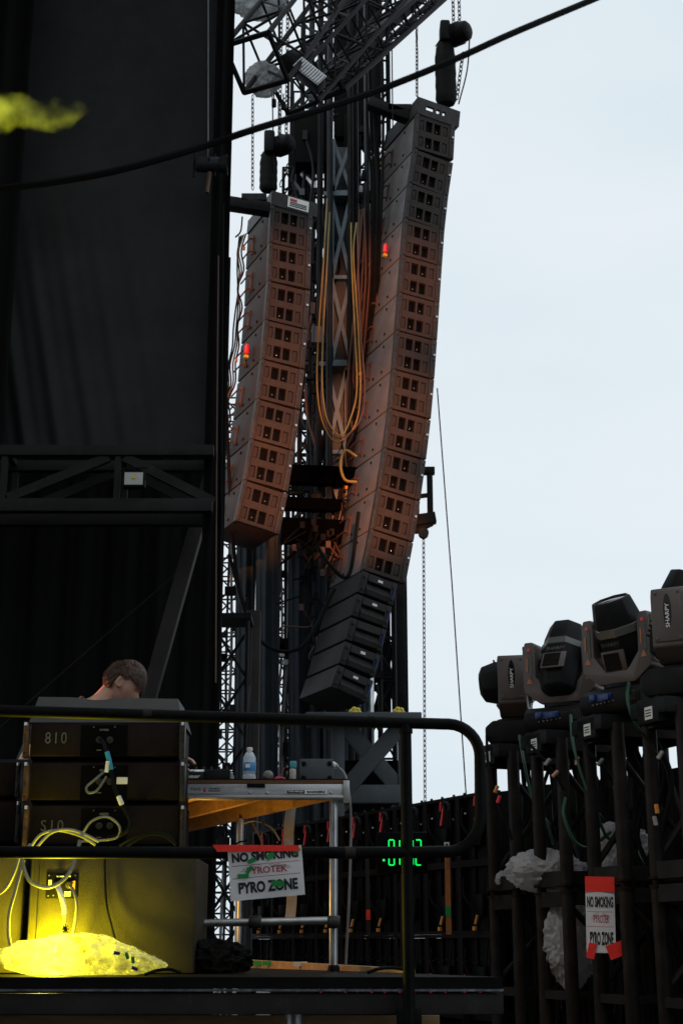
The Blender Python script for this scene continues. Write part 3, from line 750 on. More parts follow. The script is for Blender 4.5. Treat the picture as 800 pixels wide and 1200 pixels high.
# small clutter of clamps and stubs
for k in range(42):
    px = random.choice([350, 356, 362, 368, 374, 380, 425, 432]) + random.uniform(-4, 4); py = random.uniform(90, 690); Y = random.uniform(21.4, 22.2)
    a = P(px, py, Y); d = V(random.uniform(-.25, .25), random.uniform(-.1, .1), random.uniform(-.3, .3))
    mb = MB(); mb.tube([a, a + d], random.choice([.03, .025, .05]), 7); mb.box(a, (.09, .09, .12)); part('clamp', mb, M_[random.choice(['darksteel', 'blacksteel', 'steel', 'slatedark'])], tower)

for k, (pa, pb, ya, yb) in enumerate([(413, 440, 215, 640), (366, 379, 240, 480), (358, 372, 470, 620), (384, 392, 235, 600)]):
    a, b = P(pa, yb, 25.2 - .1 * k), P(pb, ya, 25.2 - .1 * k); mb = MB(); mb.grid(lambda u, v: (a.x + (b.x - a.x) * u + .06 * math.sin(v * 23 + k), a.y + .04 * math.sin(u * 9 + v * 11), a.z + (b.z - a.z) * v), 10, 40); part('black_cloth', mb, M_['drape2'], tower)
for k in range(46):
    px = random.uniform(346, 392) if k % 3 else random.uniform(412, 440); py = random.uniform(120, 480); Y = random.uniform(21.2, 22.4); a = P(px, py, Y); b = P(px + random.uniform(-8, 8), py + random.uniform(40, 170), Y)
    mb = MB(); mb.tube(spline([a, a.lerp(b, .3) + V(random.uniform(-.15, .15), 0, 0), a.lerp(b, .7) + V(random.uniform(-.15, .15), 0, 0), b], 5), random.uniform(.012, .03), 5)
    mb.box(a, (.08, .08, random.uniform(.08, .2))); part('cable_drop', mb, M_[random.choice(['rubber', 'rubber', 'darksteel', 'darksteel', 'orangecable'])], tower)
for k in range(30):
    px = random.uniform(345, 384); py = random.uniform(230, 620); a = P(px, py, random.uniform(21.2, 22.2)); mb = MB(); mb.box(a, (random.uniform(.06, .2), .1, random.uniform(.05, .3)), None); part('clamp', mb, M_[random.choice(['blacksteel', 'blacksteel', 'rubber', 'slatedark', 'darksteel'])], tower)
# hanging looms: brown-orange multicore and the yellow loops
def loom(label, mt, strands, r, jit=.03, name='cable_loom'):
    mb = MB()
    for s in strands:
        mb.tube(spline(s, 8), r, 6)
    m0, m1 = strands[0][0], strands[-1][0]
    return solo(name, mb, M_[mt], label, 'cable loom')
ys = 19.9
def jit(p, a=.04): return p + V(random.uniform(-a, a), random.uniform(-a, a), 0)
loom('black bundle of cables hanging in the tower top beside the taller line array', 'rubber', [[jit(P(428 + k * 2.6, -40, 20.6)), jit(P(430 + k * 2.6, 130, 20.5)), jit(P(432 + k * 2.2, 250, 20.4)), jit(P(424 + k * 2.0, 420, 20.9)), jit(P(410 + k * 1.8, 600, 21.3), .08), jit(P(385 + k * 1.6, 740, 21.6), .1)] for k in range(8)], .022)
loom('brown bundle of cables hanging just left of the taller line array', 'orangecable', [[jit(P(421 + k * 2.4, 245, 20.4)), jit(P(419 + k * 2.2, 330, 20.6)), jit(P(410 + k * 2.4, 450, 20.9), .05), jit(P(402 + k * 2.2, 560, 21.1), .08), jit(P(390 + k * 2.2, 640, 21.2), .1)] for k in range(6)], .017)
for k, (x0, xb, yb, x1, mt, lb) in enumerate([(376, 372, 500, 419, 'yellowcable', 'yellow cable hung in a deep loop between the arrays, outermost of the three loops'), (378, 375, 497, 423, 'orangecable', 'brown cable hung in a deep loop inside the yellow one'), (380, 378, 493, 415, 'yellowcable', 'yellow cable hung in the smallest deep loop between the arrays')]):
    pts_ = [P(x0 + 6, 232 + 9 * k, 20.6), P(x0 + 2, 300, 19.5), P(xb + 1, 420, 19.45), P(xb + 1, 475, 19.4), P(xb + 10, yb + 6, 19.4), P((xb + x1) / 2 + 2, yb + 17, 19.4), P(x1 - 4, yb - 2, 19.4), P(x1 + 3, 455, 19.45), P(x1 - 1, 380, 19.5), P(x1 - 4, 300, 19.6), P(x1 - 3, 262, 20.2)]
    mb = MB(); mb.tube(spline([p + V(random.uniform(-.02, .02), random.uniform(-.03, .03), 0) for p in pts_], 8), .0115, 7); solo('cable_loop', mb, M_[mt], lb, 'cable')
mb = MB(); mb.tube(spline([P(418, 535, 19.3), P(404, 528, 19.3), P(399, 545, 19.3), P(404, 562, 19.3), P(418, 565, 19.3)], 8), .02, 7); solo('cable_loop', mb, M_['yellowcable'], 'small round yellow cable loop below the deep loops', 'cable')
for k, (a, b, c_) in enumerate([((268, 650), (300, 745), (392, 690)), ((258, 300), (272, 620), (290, 700)), ((372, 640), (385, 660), (420, 600))]):
    mb = MB(); mb.tube(spline([P(*a, 19.4), P(*b, 19.4), P((b[0] + c_[0]) / 2 + 6, max(b[1], c_[1]) + 14, 19.4), P(*c_, 19.4)], 8), .028, 7)
    solo('slack_cable', mb, M_['rubber'], ['black cable sagging in front of the dark scrims below the shorter line array', 'black cable running down the strip of sky beside the border drape', 'short black cable hanging behind the foot of the taller line array'][k], 'cable')

# scrims hung round the tower foot
def scrim(label, pa, pb, ya, yb, Y, mt='scrim', fold=26):
    x0, x1 = P(pa, (ya + yb) / 2, Y).x, P(pb, (ya + yb) / 2, Y).x; z0, z1 = P(pa, yb, Y).z, P(pa, ya, Y).z
    mb = MB(); w_ = x1 - x0
    mb.grid(lambda u, v: (x0 + w_ * (u + .02 * math.sin(v * 5 + u * 3)), Y + .05 * math.sin(u * w_ * fold + .8 * math.sin(v * 3)) + .025 * math.sin(u * w_ * fold * 2.3 + v * 2), z0 + (z1 - z0) * v), max(40, int(w_ * 60)), 30)
    solo('scrim', mb, M_[mt], label, 'scrim', 'scrims hung at the tower foot')
scrim('dark folded scrim under the shorter line array, left of the thin gap of sky', 298, 328, 560, 985, 21.0)
scrim('narrow dark scrim next to the strip of sky by the border drape', 274, 297, 600, 1000, 21.5)
scrim('dark folded scrim right of the thin gap of sky, behind the table box', 337, 376, 640, 985, 20.9)
scrim('dark scrim behind the sub cabinets of the taller line array', 374, 436, 560, 985, 21.6, 'scrim')
# light lattice seen in the gaps
for k, (px, Y, w_, lb) in enumerate([(266, 22.5, .30, 'thin pale lattice mast in the strip of sky beside the border drape'), (333, 22.0, .22, 'thin lattice mast in the narrow gap between the dark scrims')]):
    x = P(px, 800, Y).x; r = thing('lattice_mast', lb, 'lattice mast', (x, Y, 0)); c1, c2 = MB(), MB()
    truss(c1, c2, (x, Y, 0), (x, Y, P(px, 470 if k == 0 else 200, Y).z), w_, w_, .022, .014, 34)
    part('chord', c1, M_['darksteel'], r); part('bracing', c2, M_['darksteel'], r)
    for q in range(5):
        mb = MB(); sx = random.uniform(-w_, w_) * .7; mb.tube(spline([V(x + sx + random.uniform(-.06, .06), Y - .3, z_) for z_ in (1, 3, 4.5, 6, 8)], 6), random.uniform(.012, .03), 6); part('feeder_cable', mb, M_[random.choice(['rubber', 'darksteel', 'greycable'])], r)
    for q in range(16):
        p = V(x + random.uniform(-w_, w_) * .6, Y - .35, random.uniform(2.2, 8)); mb = MB(); mb.box(p, (random.uniform(.05, .22), .08, random.uniform(.04, .2)), None); part('clamp', mb, M_[random.choice(['blacksteel', 'darksteel', 'rubber', 'steel'])], r)
# dark cross pieces of the tower at mid height
for k, (x0_, x1_, y, h) in enumerate([(330, 420, 556, 22), (330, 400, 590, 14), (330, 410, 622, 30)]):
    a, b = P(x0_, y, 20.8), P(x1_, y + 4, 20.8); mb = MB(); mb.beam(a, b, .2, h * .0125); part('platform_beam', mb, M_['matte'], tower)
for k in range(26):
    a = P(random.uniform(345, 395), random.uniform(610, 780), 20.6); mb = MB()
    mb.tube(spline([a, a + V(random.uniform(-.3, .3), .1, -.25), a + V(random.uniform(-.4, .4), 0, random.uniform(-.5, .2))], 5), .014, 5); mb.box(a, (.07, .07, .1))
    part('cable_tail', mb, M_[random.choice(['rubber', 'rubber', 'rubber', 'rubber', 'orangecable'])], tower)
# truss near the border drape at low level
lt = thing('lattice_truss', 'black upright lattice truss at the right edge of the dark opening, behind the table', 'truss', V(P(265, 800, 16).x, 16, 0)); c1, c2 = MB(), MB()
xa = P(268, 800, 16).x
truss(c1, c2, (xa, 16, 0), (xa, 16, P(268, 732, 16).z), .42, .42, .026, .018, 8, frame=False)
part('chord', c1, M_['blacksteel'], lt); part('bracing', c2, M_['blacksteel'], lt)
mb = MB(); mb.box((xa, 16, P(268, 730, 16).z + .03), (.5, .5, .06)); part('top_plate', mb, M_['blacksteel'], lt)
mb = MB(); x = P(296, 800, 17).x; mb.box((x, 17, P(296, 815, 17).z / 2 + .6), (.17, .17, P(296, 735, 17).z)); solo('upright_post', mb, M_['beamgrey'], 'plain dark grey post standing right of the black lattice truss', 'post', bevel=.01)

# leg and base of the tower at right
leg = thing('braced_pylon', 'black braced tower leg against the sky below the right line array', 'tower leg', V(P(455, 900, 23.2).x, 23.2, 0))
for a, b, w_ in (((468, 600), (468, 842), .20), ((450, 700), (450, 842), .22), ((476, 660), (476, 842), .07)):
    A, B = P(*a, 23.2), P(*b, 23.2); A.x = B.x; mb = MB(); mb.beam(A, B, w_, w_); part('upright', mb, M_['blacksteel'], leg, bevel=.01)
for a, b in (((437, 842), (470, 720)), ((470, 842), (440, 760)), ((452, 770), (470, 842)), ((434, 790), (470, 790))):
    mb = MB(); mb.beam(P(*a, 23.3), P(*b, 23.3), .06, .08); part('brace', mb, M_['blacksteel'], leg)
mb = MB(); mb.tube([P(434, 780, 20.2), P(434, 842, 20.2)], .045, 8); part('steel_tube', mb, M_['steel'], leg)
base = thing('cross_braced_stand', 'slate grey base frame with a big X brace below the right line array', 'tower base', V(P(430, 900, 18).x, 18, 0))
A, B = P(392, 952, 18), P(478, 845, 18)
mb = MB(); mb.box(((A.x + B.x) / 2, 18.3, (A.z + B.z) / 2 - .3), (B.x - A.x, .02, B.z - A.z - .6 + .3)); part('back_panel', mb, M_['drape2'], base)
for (x_, w_) in ((396, .16), (474, .16)):
    x = P(x_, 900, 18).x; mb = MB(); mb.box((x, 18, B.z / 2), (w_, .16, B.z - .02)); part('upright', mb, M_['slatedark'], base, bevel=.01)
zc = P(400, 931, 18).z
mb = MB(); mb.box(((A.x + B.x) / 2, 17.99, zc), (B.x - A.x, .15, .22)); part('lower_beam', mb, M_['slatedark'], base, bevel=.01)
mb = MB(); mb.box(((A.x + B.x) / 2 - .1, 18, B.z + .01), (B.x - A.x + .5, .7, .10)); part('top_plate', mb, M_['slatedark'], base, bevel=.01)
for a, b, Y in (((405, 925), (468, 852), 17.94), ((405, 852), (468, 925), 17.98)):
    mb = MB(); mb.beam(P(*a, Y), P(*b, Y), .08, .20); part('diagonal', mb, M_['slatedark'], base, bevel=.006)
for a, b in (((400, 948), (412, 932)), ((470, 948), (458, 932))):
    mb = MB(); mb.beam(P(*a, 18.02), P(*b, 18.02), .07, .12); part('foot_brace', mb, M_['slatedark'], base)
mb = MB(); mb.tube([P(437, 936, 18.4), P(437, 980, 18.4)], .05, 8); part('jack_tube', mb, M_['steel'], base)
for px in (416, 467):
    c = P(px, 836, 17.7); mb = MB()
    for k in range(7): t = k * 2 * math.pi / 7; mb.ball(c + V(.05 * math.cos(t), 0, .05 * math.sin(t)), .035, seg=8, rings=5)
    mb.ball(c, .05, seg=8, rings=6); kb = part('yellow_knob', mb, M_['yellow'], base)
br = thing('rigging_bracket', 'open black steel bracket with a pulley against the sky right of the taller line array', 'bracket', P(500, 620, 20.5))
for a, b, w_ in (((503, 550), (504, 610), .085), ((492, 552), (509, 552), .11), ((488, 582), (504, 580), .06), ((484, 611), (510, 607), .16), ((485, 622), (506, 612), .10), ((489, 548), (488, 625), .07)):
    mb = MB(); mb.beam(P(*a, 20.5), P(*b, 20.5), w_, w_); part('bar', mb, M_['blacksteel'], br, bevel=.008)
mb = MB(); mb.lathe([(.03, -.05), (.075, -.05), (.06, 0), (.075, .05), (.03, .05)], tz(P(496, 625, 20.4)) @ Matrix.Rotation(R(90), 4, 'X'), 16); part('pulley', mb, M_['darksteel'], br)
for (a, b, Y, lb) in (((432, 121), (486, 141), 20.3, 'short black steel arm holding the top of the taller line array'), ((250, 236), (316, 246), 18.9, 'black steel arm reaching from the drape edge to the shorter line array')):
    r = thing('rigging_outrigger', lb, 'rigging arm', P(*a, Y)); mb = MB(); mb.beam(P(*a, Y), P(*b, Y), .2, .16); part('arm', mb, M_['blacksteel'], r, bevel=.01)
    mb = MB(); mb.box(P(b[0] - 18, b[1] - 12, Y), (.36, .2, .10)); part('mounting_plate', mb, M_['darksteel'], r)
    mb = MB(); mb.tube(spline([P(b[0] - 32, b[1] + 8, Y), P(b[0] - 34, b[1] + 25, Y), P(b[0] - 40, b[1] + 32, Y)], 6), .012, 6); part('short_strap', mb, M_['rubber'], r)

# roof trusses, top
def big_truss(label, a, b, w_, h_, n, r=.03, rb=.018):
    t = thing('roof_truss', label, 'truss', a, group='roof trusses at the top of the tower'); c1, c2 = MB(), MB()
    truss(c1, c2, a, b, w_, h_, r, rb, n); part('chord', c1, M_['blacksteel'], t); part('bracing', c2, M_['blacksteel'], t); return t
big_truss('dark box truss at the upper left whose square end hangs beside the drape edge', P(300, 74, 15.5), P(395, -50, 17.5), .62, .62, 5, .035)
big_truss('dark box truss slanting up to the right behind the first roof truss', P(345, 108, 16.5), P(470, -30, 18.5), .5, .45, 7)
big_truss('lowest dark truss slanting up to the right across the top of the mast', P(385, 98, 17.5), P(520, -20, 20), .34, .3, 9, .045, .016)
mb = MB(); mb.beam(P(372, 100, 17.2), P(498, -8, 19.4), .16, .16); solo('slanting_beam', mb, M_['blacksteel'], 'solid black beam slanting up to the right below the roof trusses', 'beam')
tl = thing('stage_light', 'stage light with a pale finned cover clamped to the roof truss', 'stage light', P(362, 88, 16))
p = P(363, 90, 16); Mx = tz(p) @ Matrix.Rotation(R(42), 4, 'Y')
mb = MB(); mb.box((0, 0, 0), (.40, .25, .17), Mx); part('housing', mb, M_['blacksteel'], tl, bevel=.02)
mb = MB()
for k in range(11): mb.box((-.19 + k * .038, -.14, 0), (.016, .03, .15), Mx)
mb.box((0, -.128, 0), (.42, .008, .17), Mx); part('finned_cover', mb, M_['alu'], tl)
mb = MB(); mb.lathe([(.06, -.42), (.13, -.4), (.15, -.2), (.12, -.18)], tz(p) @ Matrix.Rotation(R(132), 4, 'Y'), 14); part('barrel', mb, M_['blacksteel'], tl)
def crumple(c, sx, sy, sz, seed, nu=40, nv=28, flat=0, amp=1.0, taper=0):
    rnd = random.Random(seed); ph = [rnd.uniform(0, 7) for _ in range(14)]; nu = int(nu * 1.8); nv = int(nv * 1.8)
    mb = MB()
    def fn(u, v):
        t, a = u * 2 * math.pi, (v - .5) * math.pi
        d = V(math.cos(a) * math.cos(t), math.cos(a) * math.sin(t), math.sin(a))
        k = 1
        o_ = V(ph[0] * 3, ph[1] * 3, ph[2] * 3); ms_ = (sx + sy + sz) / 3; e = V(d.x * sx, d.y * sy, d.z * sz) / ms_; e = e + .22 * noise.noise_vector(e * 2.2 + o_)
        for sc_f, am in ((1.5, .32), (3.1, .22), (6.2, .12), (12, .035)):
            dist, _ = noise.voronoi(e * sc_f + o_ * sc_f); k += am * (min(dist[1] - dist[0], .7) * -1 + .28 + .5 * (dist[0] - .45))
        k = 1 + amp * (k - 1); tp_ = 1 - taper * max(0, -d.z)
        r_ = V(d.x * sx * k * tp_, d.y * sy * k * tp_, d.z * sz * k)
        if flat and r_.z < -sz * flat: r_.z = -sz * flat
        return c + r_
    mb.grid(fn, nu, nv); return mb
solo('plastic_sheet', crumple(P(309, 95, 16.2), .24, .13, .27, 3, amp=.4, taper=.45, flat=.8), M_['sheet'], 'crumpled pale rain sheet hanging in a bag shape from the end of the roof truss', 'plastic sheet')
solo('plastic_sheet', crumple(P(303, 2, 16.8), .36, .16, .26, 5, amp=.5), M_['sheet'], 'pale rain sheet stretched inside the roof truss at the top edge', 'plastic sheet')
# loose hardware under the truss
for k, (px, y0, y1) in enumerate([(321, 108, 125), (332, 110, 128)]):
    mb = MB(); mb.tube([P(px, y0, 16), P(px, y1 - 8, 16)], .008, 5); mb.tube([P(px, y1 - 8, 16), P(px, y1, 16)], .03, 8)
    solo('hanging_plug', mb, M_['blacksteel'], ['black plug dangling under the roof truss, left of the other one', 'black plug dangling under the roof truss, right of the other one'][k], 'plug')
mb = MB(); mb.tube([P(337, 120, 16) + V(.06 * math.cos(t), 0, .08 * math.sin(t)) for t in [k * math.pi / 8 for k in range(16)]], .006, 5, closed=True); solo('cable_loop', mb, M_['rubber'], 'tiny ring of cable dangling under the roof truss', 'cable')

# distant trees glimpsed under the tower base
def tree(px, Y, h, seed, label):
    rnd = random.Random(seed); x = P(px, 960, Y).x
    r = thing('tree', label, 'tree', (x, Y, 0), group='distant trees beyond the stage')
    mb = MB(); mb.tube([(x, Y, 0), (x + .1, Y, h * .3), (x, Y, h * .75)], [.28, .2, .06], 8)
    for k in range(7):
        a = rnd.uniform(0, 6.28); z = h * rnd.uniform(.3, .6); mb.tube([(x, Y, z), (x + math.cos(a) * h * .22, Y + math.sin(a) * h * .22, z + h * .2)], [.1, .03], 5)
    part('trunk', mb, M_['bark'], r); mb = MB()
    cl = [(V(x + rnd.gauss(0, h * .17), Y + rnd.gauss(0, h * .17), h * rnd.uniform(.4, .95)), h * rnd.uniform(.08, .17)) for _ in range(22)]
    for k in range(2600):
        c, q = rnd.choice(cl); d = V(rnd.gauss(0, 1), rnd.gauss(0, 1), rnd.gauss(0, 1)).normalized() * q * rnd.uniform(.5, 1.05); p = c + d
        a = V(rnd.gauss(0, 1), rnd.gauss(0, 1), rnd.gauss(0, 1)).normalized() * .28; b = a.orthogonal().normalized() * .16
        mb.add([p - a, p + b, p + a, p - b], [(0, 1, 2, 3)])
    part('crown', mb, M_['leaf'], r, smooth=False)
tree(412, 62, 7.4, 1, 'distant green tree glimpsed under the left of the tower base')
tree(447, 66, 7.6, 2, 'distant green tree glimpsed under the right of the tower base')
# ------------------------------------------------------------------ moving lights on their truss row
PA, PB = V(1.02, 10.0, 0), V(1.82, 7.75, 0)         # far and near end of the row
RD = (PB - PA).normalized(); RN = V(-RD.y, RD.x, 0)     # RN: to the right / away
ZT = 2.97
names4 = ['farthest', 'second farthest', 'third farthest', 'nearest']
def post_at(i): return PA + (PB - PA) * (i / 7)
for u in range(4):
    a, b = post_at(2 * u), post_at(2 * u + 1); c = (a + b) / 2 + RN * .25
    t = thing('truss_tower', ['black truss tower carrying the leftmost and farthest moving light', 'black truss tower with white bags stuffed inside, second from the guard rail', 'black truss tower with the paper sign taped to its front', 'black truss tower at the right edge of the photo, under the biggest moving light'][u], 'truss tower', c, group='truss towers under the moving lights')
    P4 = [a, b, a + RN * .5, b + RN * .5]
    for k, p in enumerate(P4):
        for z0, z1 in ((.04, 1.985), (2.045, ZT - .05)):
            mb = MB(); mb.tube([p + V(0, 0, z0), p + V(0, 0, z1)], .041, 14); part('post', mb, M_['post'], t)
        mb = MB(); mb.lathe([(.05, 1.985), (.05, 2.0), (.03, 2.003), (.03, 2.027), (.05, 2.03), (.05, 2.045)], tz(V(p.x, p.y, 0)), 14); part('coupler', mb, M_['ledframe'], t)
    for z in (.08, 1.40, 1.955, 2.075, ZT - .09):
        mb = MB(); hh = .09 if z > 1.5 else .05
        for p, q in ((P4[0], P4[1]), (P4[2], P4[3])): mb.beam(p + V(0, 0, z), q + V(0, 0, z), .05, hh)
        for p, q in ((P4[0], P4[2]), (P4[1], P4[3])): mb.beam(p + V(0, 0, z + .003), q + V(0, 0, z + .003), .045, hh - .01)
        part('cross_frame', mb, M_['post'], t)
    for k, (z0, z1) in enumerate(((.15, 1.35), (1.45, 1.92), (2.12, 2.74))):
        mb = MB(); mb.tube([P4[0] + V(0, 0, z0), P4[2] + V(0, 0, z1)], .02, 7); mb.tube([P4[3] + V(0, 0, z0), P4[1] + V(0, 0, z1)], .02, 7); mb.tube([P4[2] + V(0, 0, z1), P4[3] + V(0, 0, z0)], .02, 7); part('diagonal', mb, M_['post'], t)
    m = (a + b) / 2
    Mx = Matrix(((RD.x, RN.x, 0, m.x), (RD.y, RN.y, 0, m.y), (0, 0, 1, 0), (0, 0, 0, 1)))
    mb = MB(); mb.box((0, .2, ZT - .045), (.36, .62, .09), Mx); mb.box((0, -.075, ZT - .06), (.22, .07, .14), Mx); part('top_cradle', mb, M_['sharpyblk'], t, bevel=.01)
    mb = MB(); mb.box((.02, -.113, ZT - .075), (.075, .004, .068), Mx); st = part('sticker', mb, M_['white'], t)
    mb = MB()
    for q in range(3): mb.box((.02, -.116, ZT - .06 - q * .015), (.055, .002, .006), Mx)
    part('printed_line', mb, M_['recess'], st)

def moving_light():
    r = thing('moving_light', 'moving light', 'moving light', group='moving lights on the truss towers')
    # base
    mb = MB(); mb.prism([(-.13, 0), (.13, 0), (.15, .03), (.15, .08), (.11, .115), (-.11, .115), (-.15, .08), (-.15, .03)], -.165, .165)
    b = part('base', mb, M_['sharpyblk'], r, local=True, bevel=.01)
    mb = MB(); mb.box((-.04, -.152, .068), (.12, .012, .035)); mb.box((-.075, -.158, .07), (.03, .03, .03)); mb.box((.0, -.16, .066), (.035, .03, .03)); part('blue_connector', mb, M_['blue'], b, local=True, bevel=.004)
    mb = MB()
    for k in range(6): mb.box((-.08 + k * .022, -.152, .038 + .002 * k), (.010, .014, .008))
    part('socket_row', mb, M_['greypaint'], b, local=True)
    mb = MB()
    for k in range(6): mb.box((.10 + k * .009, -.151, .062), (.004, .008, .045))
    part('vent', mb, M_['rig'], b, local=True)
    mb = MB(); mb.lathe([(.10, .115), (.105, .12), (.105, .135), (.09, .138)], None, 24); part('pan_ring', mb, M_['sharpyblk'], r, local=True)
    # yoke: a U with slanted inner corners, extruded in depth
    U = [(-.10, .138), (.10, .138), (.188, .20), (.188, .42), (.178, .455), (.135, .455), (.122, .43), (.122, .275), (.065, .205), (-.065, .205), (-.122, .275), (-.122, .43), (-.135, .455), (-.178, .455), (-.188, .42), (-.188, .20)]
    n = len(U); mb = MB()
    # build as quads strips: outer/inner sections, no concave caps
    def slab(poly, y0=-.075, y1=.075):
        m = len(poly); mb.add([(x, y0, z) for x, z in poly] + [(x, y1, z) for x, z in poly], [tuple(range(m)), tuple(reversed(range(m, 2 * m)))] + [(i, m + i, m + (i + 1) % m, (i + 1) % m) for i in range(m)])
    slab(U)
    y = part('yoke', mb, M_['sharpy'], r, local=True, bevel=.008)
    for s in (-1, 1):
        mb = MB(); mb.box((s * .191, 0, .33), (.008, .125, .22))
        for yy in (-.05, .05):
            for z in (.232, .43): mb.box((s * .196, yy, z), (.006, .012, .012))
        cp_ = part('arm_cover', mb, M_['sharpy'], y, local=True, bevel=.004)
        mb = MB(); mb.lathe([(.001, 0), (.018, .0), (.018, .006), (.001, .006)], Matrix.Translation((s * .195, 0, .35)) @ Matrix.Diagonal((1, 1, 4.2, 1)) @ Matrix.Rotation(R(90), 4, 'Y'), 16)
        part('oval_inset', mb, M_['sharpyblk'], y, local=True)
        tm = text_mb('SHARPY', .105, .017, .01); Mt = Matrix.Translation((s * .1992, 0, .33)) @ (Matrix.Rotation(R(90 if s > 0 else -90), 4, 'Z')) @ Matrix.Rotation(R(90 * -1), 4, 'Y')
        tm.v = [Mt @ v for v in tm.v]; part('lettering', tm, M_['white'], y, local=True, smooth=False)
        # warning strip on the front edge of the arm
        mb = MB(); mb.box((s * .155 + .012, -.077, .34), (.013, .003, .13)); part('warning_text', mb, M_['greypaint'], y, local=True)
        mb = MB(); mb.add([(s * .155 - .016, -.078, .243), (s * .155 + .016, -.078, .243), (s * .155, -.078, .275), (s * .155 - .016, -.0755, .243), (s * .155 + .016, -.0755, .243), (s * .155, -.0755, .275)], [(0, 1, 2), (3, 5, 4), (0, 3, 4, 1), (1, 4, 5, 2), (2, 5, 3, 0)])
        mb.box((s * .155 - .01, -.077, .34), (.008, .003, .07)); part('warning_triangle', mb, M_['warn'], y, local=True)
        mb = MB(); mb.lathe([(.001, 0), (.009, 0), (.009, .003), (.001, .003)], Matrix.Translation((s * .155, -.0755, .415)) @ Matrix.Rotation(R(90), 4, 'X'), 12); part('red_badge', mb, M_['red'], y, local=True)
    # head: eight-sided barrel about local z through the tilt axle
    h = bpy.data.objects.new('head', None)
    mb = MB(); prof = [(.06, -.19), (.098, -.17), (.118, -.10), (.122, .02), (.118, .12), (.098, .205), (.086, .21), (.08, .195)]
    mb.lathe(prof, Matrix.Diagonal((.94, 1.0, 1, 1)) @ Matrix.Rotation(R(22.5), 4, 'Z'), 8)
    mb.tube([(-.13, 0, 0), (.13, 0, 0)], .035, 14)
    hd = part('head', mb, M_['sharpyblk'], r, local=True, bevel=.006)
    mb = MB(); mb.lathe([(.1205, .045), (.1275, .05), (.126, .085), (.1195, .088)], Matrix.Diagonal((.94, 1.0, 1, 1)) @ Matrix.Rotation(R(22.5), 4, 'Z'), 8); part('silver_band', mb, M_['band'], hd, local=True)
    mb = MB(); mb.lathe([(.001, .196), (.079, .196), (.07, .202), (.001, .206)], None, 24); part('lens', mb, M_['lens'], hd, local=True)
    mb = MB(); mb.box((0, -.112, -.075), (.125, .012, .10), Matrix.Rotation(R(-8), 4, 'X')); fr = part('rear_cover', mb, M_['sharpy'], hd, local=True, bevel=.004)
    mb = MB(); mb.box((-.008, -.120, -.075), (.085, .004, .08), Matrix.Rotation(R(-8), 4, 'X')); part('display', mb, M_['lens'], hd, local=True)
    for q in range(5):
        mb = MB(); mb.box((0, .114, -.10 + q * .022), (.09, .012, .008)); part('cooling_fin', mb, M_['sharpyblk'], hd, local=True)
    tm = text_mb('SHARPY', .10, .018, .01); tm.v = [Matrix.Translation((0, -.1125, .02)) @ v for v in tm.v]; part('head_lettering', tm, M_['greypaint'], hd, local=True, smooth=False)
    return r, hd
MS = 1.28
ml, mlh = moving_light()
ml_specs = [  # yaw, head tilt(x), head roll, label
    (78, (-8, -96, 0), 'leftmost moving light, farthest away, its barrel pointing left past its arm'),
    (-30, (-24, 10, 0), 'second moving light from the left, its square rear display facing the camera'),
    (-46, (26, 14, 0), 'third moving light from the left, its head tipped forward with a pale band across it'),
    (60, (18, 0, 0), 'largest moving light at the right edge of the photo, its arm plate lettered white')]
for i, (yaw, tilt, lb) in enumerate(ml_specs):
    r = ml if i == 0 else copy_tree(ml)
    m = (post_at(2 * i) + post_at(2 * i + 1)) / 2 + RN * .12 + RD * (0, .02, .10, .04)[i]
    place(r, Matrix.Translation((m.x, m.y, ZT + .01)) @ Matrix.Rotation(R(yaw), 4, 'Z') @ Matrix.Diagonal((MS, MS, MS, 1))); r['label'] = lb
    hd = [c for c in r.children if c.name.startswith('head')][0]
    from mathutils import Euler
    if i == 0:
        hd.matrix_local = Matrix.Translation((0, 0, .345)) @ Matrix.Rotation(R(86), 4, 'X')
    else:
        hd.matrix_local = Matrix.Translation((0, 0, .345)) @ Matrix.Rotation(R(tilt[0]), 4, 'X')
# cables hanging from the fixtures and looping in the trusses
def cable(name, label, mt, pts, r=.008, cat='cable', n=8, group=None):
    mb = MB(); mb.tube(spline(pts, n), r, 7); return solo(name, mb, M_[mt], label, cat, group)
cb = [('greencable', [(668, 838, 8.9), (671, 870, 8.75), (682, 910, 8.7), (698, 950, 8.7), (712, 982, 8.75), (738, 990, 8.9)], 'dark green cable hanging from the second moving light down behind the paper sign post'),
      ('greencable', [(736, 800, 8.3), (735, 822, 8.2), (745, 850, 8.2), (760, 868, 8.3)], 'dark green cable dropping beside the base of the third moving light'),
      ('greencable', [(662, 935, 8.8), (660, 955, 8.75), (672, 985, 8.75), (690, 993, 8.8), (715, 975, 8.85)], 'dark green cable looped low across the second truss tower'),
      ('greencable', [(608, 862, 9.6), (613, 890, 9.5), (622, 930, 9.5), (640, 965, 9.4), (648, 990, 9.4)], 'dark green cable between the first two moving lights'),
      ('rubber', [(618, 870, 9.1), (632, 885, 9.0), (648, 905, 9.0), (660, 925, 9.0), (672, 960, 9.1)], 'black cable with paper tags slanting below the second moving light'),
      ('rubber', [(570, 862, 9.7), (571, 890, 9.65), (577, 920, 9.6), (588, 950, 9.6), (600, 985, 9.6)], 'black cable running down the leftmost truss post'),
      ('rubber', [(680, 862, 8.6), (688, 880, 8.5), (708, 900, 8.5), (725, 930, 8.55), (735, 960, 8.6)], 'black cable crossing the third truss tower below its light'),
      ('rubber', [(752, 860, 8.0), (765, 880, 7.9), (778, 905, 7.9), (772, 940, 8.0), (760, 990, 8.1)], 'black cable with orange plugs hanging in the nearest truss tower')]
for mt, pts, lb in cb:
    cable('power_cable', lb, mt, [P(*p) for p in pts], .010, group='cables in the truss towers')
